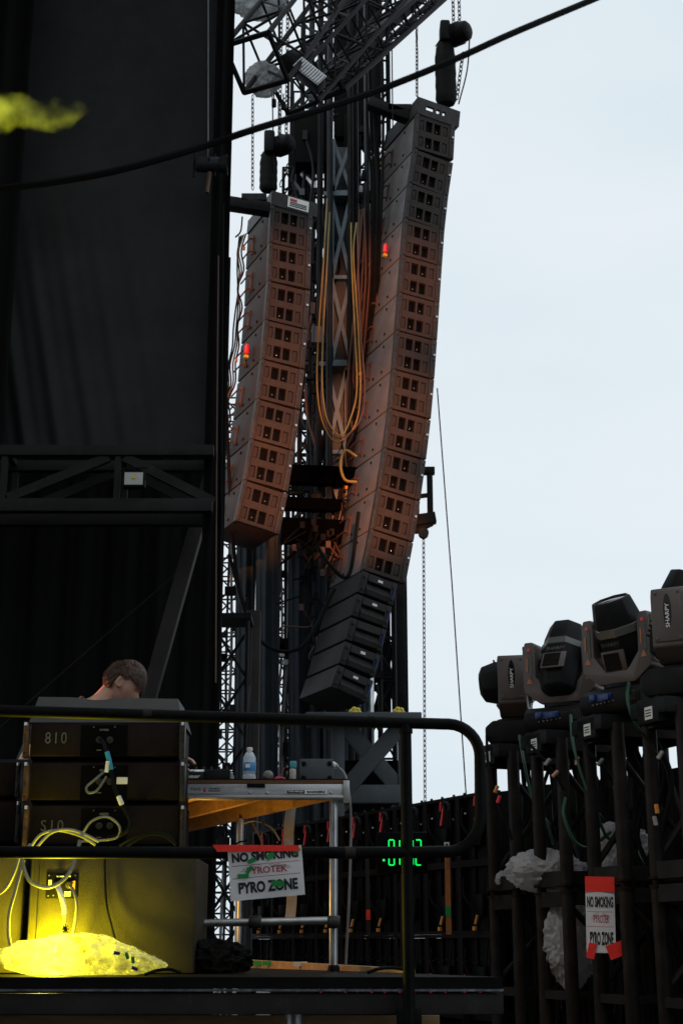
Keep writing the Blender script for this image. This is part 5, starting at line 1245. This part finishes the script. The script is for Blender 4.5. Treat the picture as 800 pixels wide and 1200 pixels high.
mb = MB(); mb.lathe([(.026, 0), (.032, .004), (.033, .03), (.031, .034), (.033, .038), (.033, .095), (.031, .1), (.032, .115), (.022, .138), (.0135, .147), (.0135, .155)], tz(p), 24); part('body', mb, M_['bottle'], bt)
mb = MB(); mb.lathe([(.0335, .048), (.0342, .05), (.0342, .09), (.0335, .092)], tz(p), 24); part('label_band', mb, M_['bluelabel'], bt)
mb = MB(); mb.box(p + V(-.006, -.0345, .073), (.022, .002, .018)); part('printed_patch', mb, M_['white'], bt)
mb = MB(); mb.lathe([(.015, .152), (.0155, .154), (.0155, .167), (.012, .169)], tz(p), 18); part('cap', mb, M_['white'], bt)
mc = thing('microphone', 'round silver microphone head lying on the table right of the bottle', 'microphone', on_table(314, 7.42)); p = on_table(314, 7.42)
mb = MB(); mb.ball(p + V(0, 0, .027), .027, seg=20, rings=14); part('grille', mb, mat('mic_mesh', (.22, .21, .20), .4, .7, bump=.8, bscale=220), mc)
mb = MB(); mb.lathe([(.022, .02), (.016, .05), (.011, .17), (.011, .18)], tz(p + V(0, 0, .024)) @ Matrix.Rotation(R(-82), 4, 'X') , 14); part('handle', mb, M_['sharpyblk'], mc)
mb = crumple(on_table(327, 7.45) + V(0, 0, .012), .03, .03, .012, 51, 20, 14); solo('crumpled_wrapper', mb, mat('pink_wrapper', (.45, .04, .10), .5), 'small crumpled pink wrapper on the table beside the microphone', 'wrapper')
mb = MB(); mb.tube([on_table(327, 7.46) + V(0, 0, .02), on_table(334, 7.46) + V(0, 0, .075)], .0025, 5); solo('drinking_straw', mb, M_['redink'], 'thin dark red stick leaning up beside the wrapper', 'stick')
bx = thing('equipment_box', 'dark grey metal box with corner screws at the right end of the table', 'box', on_table(370, 7.6))
a, b = P(351, 912, 7.5), P(390, 884, 7.5)
mb = MB(); mb.box(((a.x + b.x) / 2, 7.65, zt + (b.z - a.z) / 2), (b.x - a.x, .3, b.z - a.z)); part('case', mb, M_['slatedark'], bx, bevel=.004)
for u, v in ((.12, .2), (.12, .8), (.9, .2), (.9, .8)):
    mb = MB(); mb.lathe([(.012, 0), (.012, .006), (.006, .008)], Matrix.Translation((a.x + (b.x - a.x) * u, 7.5, zt + (b.z - a.z) * v)) @ Matrix.Rotation(R(90), 4, 'X'), 12); part('rubber_foot', mb, M_['rubber'], bx)
cn = thing('sealant_tube', 'small pale tube with a turquoise top standing left of the grey box', 'tube', on_table(344, 7.45)); p = on_table(343, 7.45)
mb = MB(); mb.lathe([(.016, 0), (.017, .003), (.017, .06), (.015, .065)], tz(p), 16); part('body', mb, mat('pale_tube', (.42, .36, .32), .5, var=.3, vscale=60), cn)
mb = MB(); mb.box(p + V(.002, 0, .085), (.034, .03, .036)); part('turquoise_top', mb, mat('turquoise_cap', (.06, .30, .36), .5), cn, bevel=.003)
cable('power_cable', 'grey cable leaving the right of the grey box and dropping past the table leg', 'greycable', [P(390, 896, 7.55), P(396, 899, 7.5), P(404, 908, 7.45), P(409, 930, 7.42), P(411, 970, 7.42), P(409, 1050, 7.42), P(405, 1130, 7.45)], .007)
mb = MB(); mb.tube([P(389.5, 895, 7.54), P(394, 898, 7.51)], .014, 10); solo('plug', mb, M_['white'], 'white plug in the side of the grey box', 'plug')
mb = MB(); mb.grid(lambda u, v: P(334 + 12 * u + 2 * math.sin(v * 7), 940 + 135 * (1 - v), 8.0) + V(0, .01 * math.sin(v * 21), 0), 6, 40); mb.grid(lambda u, v: P(334 + 12 * u + 2 * math.sin(v * 7), 940 + 135 * (1 - v), 8.004) + V(0, .01 * math.sin(v * 21), 0), 6, 40)
solo('hanging_strip', mb, M_['greystrip'], 'strip of grey tape hanging under the table behind the tilted sign', 'strip')
for k, pts in enumerate([[(295, 962, 7.8), (300, 972, 7.75), (306, 985, 7.7), (309, 1000, 7.7)], [(285, 965, 7.8), (300, 962, 7.75), (318, 970, 7.75), (328, 985, 7.75)], [(288, 985, 8.0), (276, 990, 7.95), (270, 1010, 7.9), (280, 1040, 7.9)]]):
    cable('thin_cable', ['thin pale cable hanging under the table, nearest its back leg', 'thin cable arching under the table towards the grey strip', 'black cable hanging left of the table back leg'][k], ['greycable', 'greycable', 'rubber'][k], [P(*p) for p in pts], .005)
# soft bag and wood edge on the deck
bgm = crumple(P(252, 1128, 7.0), .15, .12, .075, 61, 48, 34, .8); zm = min(v.z for v in bgm.v); bgm.v = [V(v.x, v.y, v.z - zm + DZ + .003) for v in bgm.v]
solo('soft_bag', bgm, M_['scrim'] if False else M_['drape2'], 'soft black bag slumped on the deck beside the subwoofer, under the table', 'bag')
mb = MB(); a, b = P(268, 1131.5, 8.6), P(486, 1139, 6.9); mb.hexa([(a.x, a.y, DZ + .002), (b.x, b.y, DZ + .002), (b.x, b.y + .2, DZ + .002), (a.x, a.y + .2, DZ + .002)], [(a.x, a.y, DZ + .048), (b.x, b.y, DZ + .02), (b.x, b.y + .2, DZ + .02), (a.x, a.y + .2, DZ + .048)])
solo('wooden_plank', mb, M_['wood'], 'long wooden plank lying on the deck under the table', 'plank')
for k, (px, Y) in enumerate([(300, 8.3), (315, 8.2), (352, 7.9)]):
    mb = MB(); p = P(px, 1133, Y - .05); mb.box((p.x, p.y, DZ + .03), (.07, .015, .022)); solo('tape_scrap', mb, M_['greentape' if k < 2 else 'white'], ['green tape scrap by the wooden plank, left one', 'green tape scrap by the wooden plank, right one', 'white scrap beside the wooden plank'][k], 'tape')
cable('thin_cable', 'black cable lying over the end of the wooden plank', 'rubber', [P(430, 1140, 6.8), P(445, 1135, 6.8), P(460, 1134, 6.85), P(480, 1137, 6.9)], .008)

# ------------------------------------------------------------------ the person at the table
from mathutils import Euler
HY = 7.90
per = thing('person', 'person with short brown hair, head bowed over the table behind the loudspeaker stack', 'person', (-1.62, HY, DZ))
hc = P(144, 801, HY)
nb = P(116, 822, HY)
J = {'pel': V(-1.66, HY, DZ + .96), 'sp1': V(-1.63, HY, DZ + 1.10), 'ch': V(-1.52, HY, DZ + 1.30), 'nk': V(nb.x - .02, HY, nb.z - .03), 'nk2': V(nb.x + .05, HY, nb.z + .045), 'hd': V(hc.x - .02, HY, hc.z),
     'hL': V(-1.66, HY + .10, DZ + .93), 'kL': V(-1.58, HY + .12, DZ + .50), 'aL': V(-1.68, HY + .12, DZ + .09), 'tL': V(-1.50, HY + .14, DZ + .035),
     'hR': V(-1.66, HY - .10, DZ + .93), 'kR': V(-1.60, HY - .13, DZ + .50), 'aR': V(-1.70, HY - .13, DZ + .09), 'tR': V(-1.52, HY - .15, DZ + .035),
     'sL': V(nb.x - .05, HY + .185, nb.z - .11), 'eL': V(-1.20, HY + .26, DZ + 1.08), 'wL': V(-.98, HY + .16, DZ + 1.06), 'gL': V(-.90, HY + .13, DZ + 1.06),
     'sR': V(nb.x - .05, HY - .185, nb.z - .11), 'eR': V(-1.14, HY - .27, DZ + 1.07), 'wR': V(-.91, HY - .28, DZ + 1.05), 'gR': V(-.83, HY - .28, DZ + 1.055)}
ED = [('pel', 'sp1'), ('sp1', 'ch'), ('ch', 'nk'), ('nk', 'nk2'), ('nk2', 'hd'), ('pel', 'hL'), ('hL', 'kL'), ('kL', 'aL'), ('aL', 'tL'), ('pel', 'hR'), ('hR', 'kR'), ('kR', 'aR'), ('aR', 'tR'), ('ch', 'sL'), ('sL', 'eL'), ('eL', 'wL'), ('wL', 'gL'), ('ch', 'sR'), ('sR', 'eR'), ('eR', 'wR'), ('wR', 'gR')]
RA = {'pel': .14, 'sp1': .13, 'ch': .15, 'nk': .075, 'nk2': .058, 'hd': .06, 'hL': .095, 'kL': .06, 'aL': .04, 'tL': .035, 'sL': .06, 'eL': .042, 'wL': .028, 'gL': .030}
for k in list(RA):
    if k.endswith('L'): RA[k[:-1] + 'R'] = RA[k]
def skin_mesh(keys, edges, rad, root, sub=2):
    me = bpy.data.meshes.new('sk'); ix = {k: i for i, k in enumerate(keys)}
    me.from_pydata([tuple(J[k]) if isinstance(k, str) else tuple(k) for k in keys], [(ix[a], ix[b]) for a, b in edges], [])
    o = bpy.data.objects.new('sk', me); COL.objects.link(o)
    m = o.modifiers.new('s', 'SKIN'); m.use_smooth_shade = True
    sv = me.skin_vertices[0].data
    for k in keys: sv[ix[k]].radius = (rad[k], rad[k]); sv[ix[k]].use_root = (k == root)
    s = o.modifiers.new('ss', 'SUBSURF'); s.levels = sub; s.render_levels = sub
    dg = bpy.context.evaluated_depsgraph_get(); ev = o.evaluated_get(dg); r = bpy.data.meshes.new_from_object(ev)
    mb = MB(); mb.v = [v.co.copy() for v in r.vertices]; mb.f = [tuple(p.vertices) for p in r.polygons]
    bpy.data.objects.remove(o); return mb
body = skin_mesh(list(J), ED, RA, 'pel')
def merge(a, b): n = len(a.v); a.v += b.v; a.f += [tuple(i + n for i in f) for f in b.f]
# fingers
def finger(base, dirs, r):
    key = [base]; q = base.copy()
    for d in dirs: q = q + d; key.append(q.copy())
    m = MB(); m.tube(spline(key, 4), [r * (1 - .35 * i / (4 * (len(key) - 1))) for i in range(4 * (len(key) - 1) + 1)], 8); m.ball(key[-1], r * .65, seg=8, rings=6); return m
for g, wv, s in (('gR', 'wR', 1), ('gL', 'wL', -1)):
    for k in range(4):
        ln = (.030, .034, .032, .026)[k]
        merge(body, finger(J[g] + V(-.01, (k - 1.5) * .019, .0), [V(.028, 0, .004), V(ln, 0, -.012), V(ln * .6, 0, -.02)], .0095))
    merge(body, finger(J[g] + V(-.035, s * .028, 0), [V(.02, s * .018, -.004), V(.028, s * .006, -.012), V(.018, -s * .002, -.012)], .0105))
# head (local: x to the face, z up)
HM = Matrix.Translation(hc) @ Matrix.Rotation(R(36), 4, 'Y') @ Matrix.Rotation(R(2), 4, 'Z')
def head_pt(d):
    x, y, z = d; a, b, c_ = .100, .077, .120
    p = V(x * a, y * b, z * c_)
    if z < -.15: k = (-.15 - z) / .85; p.y *= 1 - .35 * k; p.x += .028 * k * (1 if x > 0 else .2); p.x *= 1 - .12 * k
    if x < 0 and z < 0: p.x *= 1 - .25 * (-z)
    if x > 0:
        fy = abs(y)
        p.x += .026 * math.exp(-(fy / .16) ** 2) * math.exp(-((z + .14) / .17) ** 2)      # nose
        p.x += .006 * math.exp(-(fy / .5) ** 2) * math.exp(-((z - .2) / .1) ** 2)             # brow
        p.x -= .012 * math.exp(-((fy - .36) / .16) ** 2) * math.exp(-((z - .06) / .11) ** 2)    # eye sockets
        p.x += .007 * math.exp(-(fy / .28) ** 2) * (math.exp(-((z + .47) / .05) ** 2) + math.exp(-((z + .57) / .05) ** 2))   # lips
        p.x += .010 * math.exp(-(fy / .3) ** 2) * math.exp(-((z + .82) / .12) ** 2)              # chin
    return p
hm = MB()
def sph(u, v):
    t, a = u * 2 * math.pi, (v - .5) * math.pi
    return HM @ head_pt((math.cos(a) * math.cos(t), math.cos(a) * math.sin(t), math.sin(a)))
hm.grid(sph, 96, 72); merge(body, hm)
for s in (-1, 1):
    em = MB(); Me = HM @ Matrix.Translation((-.006, s * .077, -.005)) @ Matrix.Rotation(R(s * -22), 4, 'Z') @ Matrix.Rotation(R(-12), 4, 'Y')
    em.ball((0, 0, 0), .031, Me, 16, 12, (.58, .30, 1)); ring = [Me @ V(.016 * math.cos(t), s * .007, .028 * math.sin(t)) for t in [k * math.pi / 8 for k in range(16)]]
    em.tube(ring, .006, 6, closed=True); merge(body, em)
bo = bpy.data.objects.new('tmp_body', mesh_from(body, 'tmp_body', M_['skin'])); COL.objects.link(bo)
rm = bo.modifiers.new('r', 'REMESH'); rm.mode = 'VOXEL'; rm.voxel_size = .0065; rm.use_smooth_shade = True
smm = bo.modifiers.new('sm', 'SMOOTH'); smm.factor = .5; smm.iterations = 2
dg = bpy.context.evaluated_depsgraph_get(); me = bpy.data.meshes.new_from_object(bo.evaluated_get(dg)); bpy.data.objects.remove(bo)
me.transform(WM[per.name].inverted()); me.name = 'body'; me.materials.clear(); me.materials.append(M_['skin'])
part('body', None, None, per, mesh=me)
# hair: a cap that follows the skull plus many short locks
hr = MB(); rnd = random.Random(5)
def hairline(d):   # 1 inside the hair
    x, y, z = d
    if abs(y) > .55 and -.32 < x < .3 and z < .22: return False
    if x > .2: lim = .36 - .1 * max(0, (x - .2))
    elif x > -.1: lim = .02 + .34 * max(0, min(1, (x + .02) / .22)) if abs(y) > .6 else .1
    else: lim = -.52 + .35 * (x + 1) ** 2
    return z > lim
cap = MB(); NU, NV = 96, 72; idx = {}
for j in range(NV + 1):
    for i in range(NU):
        t, a = i / NU * 2 * math.pi, (j / NV - .5) * math.pi; d = V(math.cos(a) * math.cos(t), math.cos(a) * math.sin(t), math.sin(a))
        idx[i, j] = (len(cap.v), hairline(d)); top_ = .010 + .014 * max(0, d.z) * (1 + d.x * .6)
        p = head_pt(d); cap.v.append(HM @ (p + p.normalized() * (top_ * (.92 + .16 * rnd.random()) if hairline(d) else -.01)))
for j in range(NV):
    for i in range(NU):
        q = [idx[i, j], idx[(i + 1) % NU, j], idx[(i + 1) % NU, j + 1], idx[i, j + 1]]
        if any(x[1] for x in q): cap.f.append(tuple(x[0] for x in q))
for k in range(7000):
    d = V(rnd.gauss(0, 1), rnd.gauss(0, 1), rnd.gauss(0, 1)).normalized()
    if not hairline(d): continue
    p = head_pt(d); n_ = p.normalized(); top_ = .009 + .013 * max(0, d.z) * (1 + d.x * .6)
    f = V(.5, 0, -.55) if d.z > .2 else V(-.15, 0, -1)
    f = (f - n_ * f.dot(n_)).normalized() + V(rnd.gauss(0, .2), rnd.gauss(0, .2), rnd.gauss(0, .15)); L = rnd.uniform(.014, .026)
    s0 = p + n_ * top_ * .6; cap.tube([HM @ s0, HM @ (s0 + n_ * .006 + f * L * .5), HM @ (s0 + n_ * .005 + f * L)], [.0016, .0015, .0004], 4)
part('hair', cap, M_['hair'], per, smooth=True)
def clothes(name, keys, edges, grow, mt, root):
    m = skin_mesh(keys, edges, {k: RA[k] + grow for k in keys}, root, 2); part(name, m, M_[mt], per)
J['cutR'] = J['sR'].lerp(J['eR'], .75); J['cutL'] = J['sL'].lerp(J['eL'], .75); RA['cutR'] = RA['cutL'] = .052
J['nkl'] = J['ch'].lerp(J['nk'], .8); RA['nkl'] = .085
clothes('shirt', ['pel', 'sp1', 'ch', 'nkl', 'sL', 'cutL', 'sR', 'cutR'], [('pel', 'sp1'), ('sp1', 'ch'), ('ch', 'nkl'), ('ch', 'sL'), ('sL', 'cutL'), ('ch', 'sR'), ('sR', 'cutR')], .014, 'shirt', 'sp1')
clothes('trousers', ['pel', 'hL', 'kL', 'aL', 'hR', 'kR', 'aR'], [('pel', 'hL'), ('hL', 'kL'), ('kL', 'aL'), ('pel', 'hR'), ('hR', 'kR'), ('kR', 'aR')], .014, 'jeans', 'pel')
for s in 'LR':
    mb = MB(); a = J['a' + s]; mb.ball(a + V(.07, 0, -.045), .05, seg=14, rings=10, sc=(2.7, .95, .9)); mb.v = [V(v.x, v.y, max(v.z, DZ + .004)) for v in mb.v]; part('shoe', mb, M_['rubber'], per)

# ------------------------------------------------------------------ video screen seen from behind
LA, LB = V(1.09, 10.6, 0), V(0, 12.9, 0); LDir = (LB - LA).normalized(); LNor = V(LDir.y, -LDir.x, 0)   # LNor points to the audience
PWd = .51; PHt = .50; ZTop = CAMZ + 1.06
def led_panel(row):
    r = thing('screen_module', 'panel', 'screen module', group='video screen panels seen from behind'); w_, h_ = PWd - .001, PHt - .001
    mb = MB()
    for x in (.015, w_ - .015): mb.box((x, .03, h_ / 2), (.03, .07, h_))
    for z in (.012, h_ - .012): mb.box((w_ / 2, .03, z), (w_ - .06, .07, .024))
    for x in (.17, .34): mb.box((x, .045, h_ / 2), (.018, .03, h_ - .05))
    part('frame', mb, M_['ledframe'], r, local=True)
    mb = MB(); mb.box((w_ / 2, .06, h_ / 2), (w_ - .062, .02, h_ - .05)); part('back_cover', mb, M_['ledback'], r, local=True)
    mb = MB(); mb.box((.25, .02, .20), (.16, .06, .16)); part('power_box', mb, M_['ledback'], r, local=True, bevel=.006)
    mb = MB(); mb.tube(spline([(.08, -.01, .40), (.12, -.04, .30), (.20, -.05, .22), (.26, -.01, .16)], 5), .009, 6); mb.tube(spline([(.40, -.01, .46), (.43, -.05, .30), (.40, -.05, .12), (.30, -.01, .08)], 5), .008, 6); part('link_cable', mb, M_['rubber'], r, local=True)
    if row == 0:
        mb = MB(); mb.beam((.36, -.035, .43), (.33, -.045, .29), .022, .012); mb.beam((.30, -.03, .47), (.30, -.035, .40), .012, .01); part('red_strap', mb, M_['red'], r, local=True)
        mb = MB(); mb.tube(spline([(.37, -.03, .43), (.40, -.05, .455), (.43, -.04, .44), (.44, -.03, .40)], 5), .014, 6); mb.lathe([(.014, 0), (.014, .05)], Matrix.Translation((.375, -.04, .41)), 8); part('clamp', mb, M_['darksteel'], r, local=True)
        mb = MB()
        for x in (.05, .22, .40):
            mb = MB(); mb.lathe([(.010, h_), (.012, h_ + .012), (.007, h_ + .02)], Matrix.Translation((x, .03, 0)), 8)
            part('lifting_pin', mb, M_['darksteel'], r, local=True)
        mb = MB(); mb.box((.12, -.008, .36), (.012, .006, .012)); mb.box((.45, -.008, .33), (.008, .006, .008)); part('indicator', mb, M_['white'], r, local=True)
    if row == 1:
        mb = MB(); mb.tube([(.30, -.03, .13), (.285, -.04, .07)], .012, 7); mb.box((.28, -.045, .04), (.028, .02, .028)); part('orange_plug', mb, M_['orange'], r, local=True)
    if row == 2:
        mb = MB()
        for k in range(9): mb.box((.04 + k * .052, -.008, .30 + .012 * ((k * 7) % 3)), (.006, .006, .006))
        part('indicator', mb, M_['greypaint'], r, local=True)
        mb = MB(); mb.tube(spline([(.10, -.03, .22), (.13, -.05, .10), (.18, -.03, .02)], 4), .010, 6); part('red_cable', mb, M_['redink'], r, local=True); mb = MB(); mb.tube(spline([(.36, -.03, .2), (.34, -.05, .12), (.38, -.03, .05)], 4), .009, 6); part('red_cable', mb, M_['redink'], r, local=True)
    return r
protos = [led_panel(k) for k in range(3)]
ncol = 9; ordn = ['nearest', 'second nearest', 'third nearest', 'fourth nearest', 'middle', 'fourth farthest', 'third farthest', 'second farthest', 'farthest']
for c_ in range(ncol):
    for row in range(3):
        r = protos[row] if c_ == 0 else copy_tree(protos[row])
        o = LA + LDir * (PWd * (c_ + 1)); z = ZTop - PHt * (row + 1)
        Mx = Matrix(((-LDir.x, LNor.x, 0, o.x), (-LDir.y, LNor.y, 0, o.y), (0, 0, 1, z), (0, 0, 0, 1)))
        place(r, Mx)
        r['label'] = f"dark back of a video screen panel, {['top', 'middle', 'bottom'][row]} row, {ordn[c_]} column from the truss towers"
base_ = thing('screen_rack', 'black steel base rack under the rows of video screen panels', 'rack', LA + LDir * 2.3)
for c_ in range(ncol + 1):
    o = LA + LDir * (PWd * c_) + LNor * .03; mb = MB(); mb.beam(o, o + V(0, 0, ZTop - 1.5 - .004), .05, .05, (0, 1, 0)); part('upright', mb, M_['ledframe'], base_)
mb = MB(); q = LA + LNor * .2; e = LA + LDir * PWd * ncol + LNor * .2; mb.grid(lambda u, v: q.lerp(e, u) + LNor * (.02 * math.sin(u * 120)) + V(0, 0, .01 + 1.7 * v), 120, 3); part('black_cloth', mb, M_['drape2'], base_)
for z in (.1, .7, 1.2):
    mb = MB(); mb.beam(LA + LNor * .09 + V(0, 0, z), LA + LDir * PWd * ncol + LNor * .09 + V(0, 0, z), .05, .06); part('ledger', mb, M_['ledframe'], base_)
for k, (px, py0, py1, wpx, mt, Y, lb) in enumerate([(523.5, 991, 1095, 6, 'orangelitstrap', 10.9, 'vertical strap coloured as orange-lit with a green band hanging on the back of the screen'), (430, 1004, 1096, 4.5, 'recess', 12.1, 'dull brown vertical strap with a red band hanging on the back of the screen')]):
    r = thing('vertical_strap', lb, 'strap', P(px, py1, Y)); a, b = P(px, py0, Y), P(px + 2, py1, Y); kk = Y / 1700
    mb = MB(); mb.beam(a, b, .012, wpx * kk, (1, 0, 0)); part('webbing', mb, M_[mt], r)
    m_ = P(px + 1.3, 1068 if k == 0 else 1072, Y - .008); mb = MB(); mb.box(m_, (wpx * kk * 1.02, .006, 11 * kk)); part('tape_band', mb, M_['greentape' if k == 0 else 'redtape'], r)
    if k == 0:
        mb = MB(); mb.box(P(px - .3, 990, Y - .006), (6 * kk, .006, 6 * kk)); part('white_tag', mb, M_['white'], r)
        mb = MB(); mb.box(P(px - .3, 990, Y - .0105), (2.5 * kk, .003, 2.5 * kk)); part('printed_square', mb, M_['recess'], r)
# green figures of the clock
ck = thing('digital_clock', 'black digital clock with glowing green figures behind the guard rail post', 'clock', P(470, 1022, 10.2))
kc = 10.2 / 1700; c = P(471, 999, 10.2)
mb = MB(); mb.box(c + V(0, .03, 0), (58 * kc, .06, 46 * kc)); part('case', mb, M_['hole'], ck, bevel=.005)
mb = MB(); mb.tube([c + V(0, .03, -23 * kc), V(c.x, 10.23, .02)], .018, 10); mb.lathe([(.2, .0), (.2, .02), (.02, .03)], tz(V(c.x, 10.23, 0)), 20); part('stand', mb, M_['rail'], ck)
SEG = {'0': 'abcdef', '1': 'bc', '2': 'abged'}
def digit(ch, px, w_):
    x = P(px, 999, 10.2).x; h = 28 * kc; w = w_ * kc; t = 2.3 * kc; mb = MB(); g = .25 * t
    sg = {'a': ((0, h / 2), (w, t)), 'd': ((0, -h / 2), (w, t)), 'g': ((0, 0), (w, t)), 'f': ((-w / 2, h / 4), (t, h / 2)), 'b': ((w / 2, h / 4), (t, h / 2)), 'e': ((-w / 2, -h / 4), (t, h / 2)), 'c': ((w / 2, -h / 4), (t, h / 2))}
    for s in SEG[ch]:
        (dx, dz), (sx, sz) = sg[s]; mb.box((x + dx, 10.196, c.z + dz), (sx - g * 1.5, .006, sz - g * 1.5))
    part('digit', mb, M_['green_led'], ck, smooth=False)
digit('0', 458.5, 6); digit('1', 465, 6); digit('1', 480.5, 6); digit('2', 490, 6)
mb = MB()
for dy in (993, 1005): mb.box(P(475, dy, 10.196), (2 * kc, .006, 2 * kc))
mb.box(P(449.5, 1008, 10.196), (2.4 * kc, .006, 2.4 * kc)); part('dot', mb, M_['green_led'], ck, smooth=False)

# ------------------------------------------------------------------ unseen lamps for the warm light
def flood(name_label, loc, target, energy, color, size, blend, radius=.12):
    loc = Vector(loc); r = thing('flood_lamp', name_label, 'flood lamp', loc); d = (Vector(target) - loc).normalized(); q = d.to_track_quat('Z', 'Y').to_matrix().to_4x4()
    Mx = Matrix.Translation(loc) @ q
    mb = MB(); mb.lathe([(.08, -.34), (.13, -.3), (.15, -.08), (.155, -.06)], Mx, 18); part('housing', mb, M_['blacksteel'], r)
    lamp('flood_beam', 'SPOT', loc, energy, color, target, size, blend, radius)
# warm show light on the line arrays, from an unseen bar behind the camera
bar0 = V(.9, -1.0, 5.4)
lb_ = thing('flood_lamp_bar', 'row of warm flood lamps on an unseen bar placed behind the camera', 'lamp bar', bar0)
mb = MB(); mb.tube([bar0 + V(-.2, 0, .25), bar0 + V(1.7, 0, .25)], .025, 10); part('bar', mb, M_['blacksteel'], lb_)
for k, (tx, ty, en, an) in enumerate([(470, 340, 24000, 6.6), (452, 480, 32000, 5.9), (432, 600, 36000, 5.5), (328, 350, 20000, 6.2), (314, 470, 28000, 6.0), (300, 580, 32000, 5.8)]):
    lc = bar0 + V(.28 * k, 0, 0); tg = P(tx, ty, 20); q = (tg - lc).normalized().to_track_quat('Z', 'Y').to_matrix().to_4x4(); Mx = Matrix.Translation(lc) @ q
    mb = MB(); mb.lathe([(.08, -.34), (.11, -.3), (.12, -.08), (.125, -.06)], Mx, 18); part('housing', mb, M_['blacksteel'], lb_)
    mb = MB(); mb.tube([lc + V(0, 0, .05), lc + V(0, 0, .25)], .012, 6); part('clamp', mb, M_['blacksteel'], lb_)
    lamp('flood_beam', 'SPOT', lc, en, (1, .32, .115), tg, an, .95, .05)
# amber light on the deck behind the loudspeakers, under the table
lamp('amber_deck_lamp', 'POINT', P(215, 1062, 7.75), 9, (1, .50, .08), radius=.06)
lamp('orange_back_lamp', 'SPOT', V(-2.6, 8.65, hc.z - .12), 380, (1, .20, .02), hc + V(-.08, 0, -.02), 22, .6, .04)
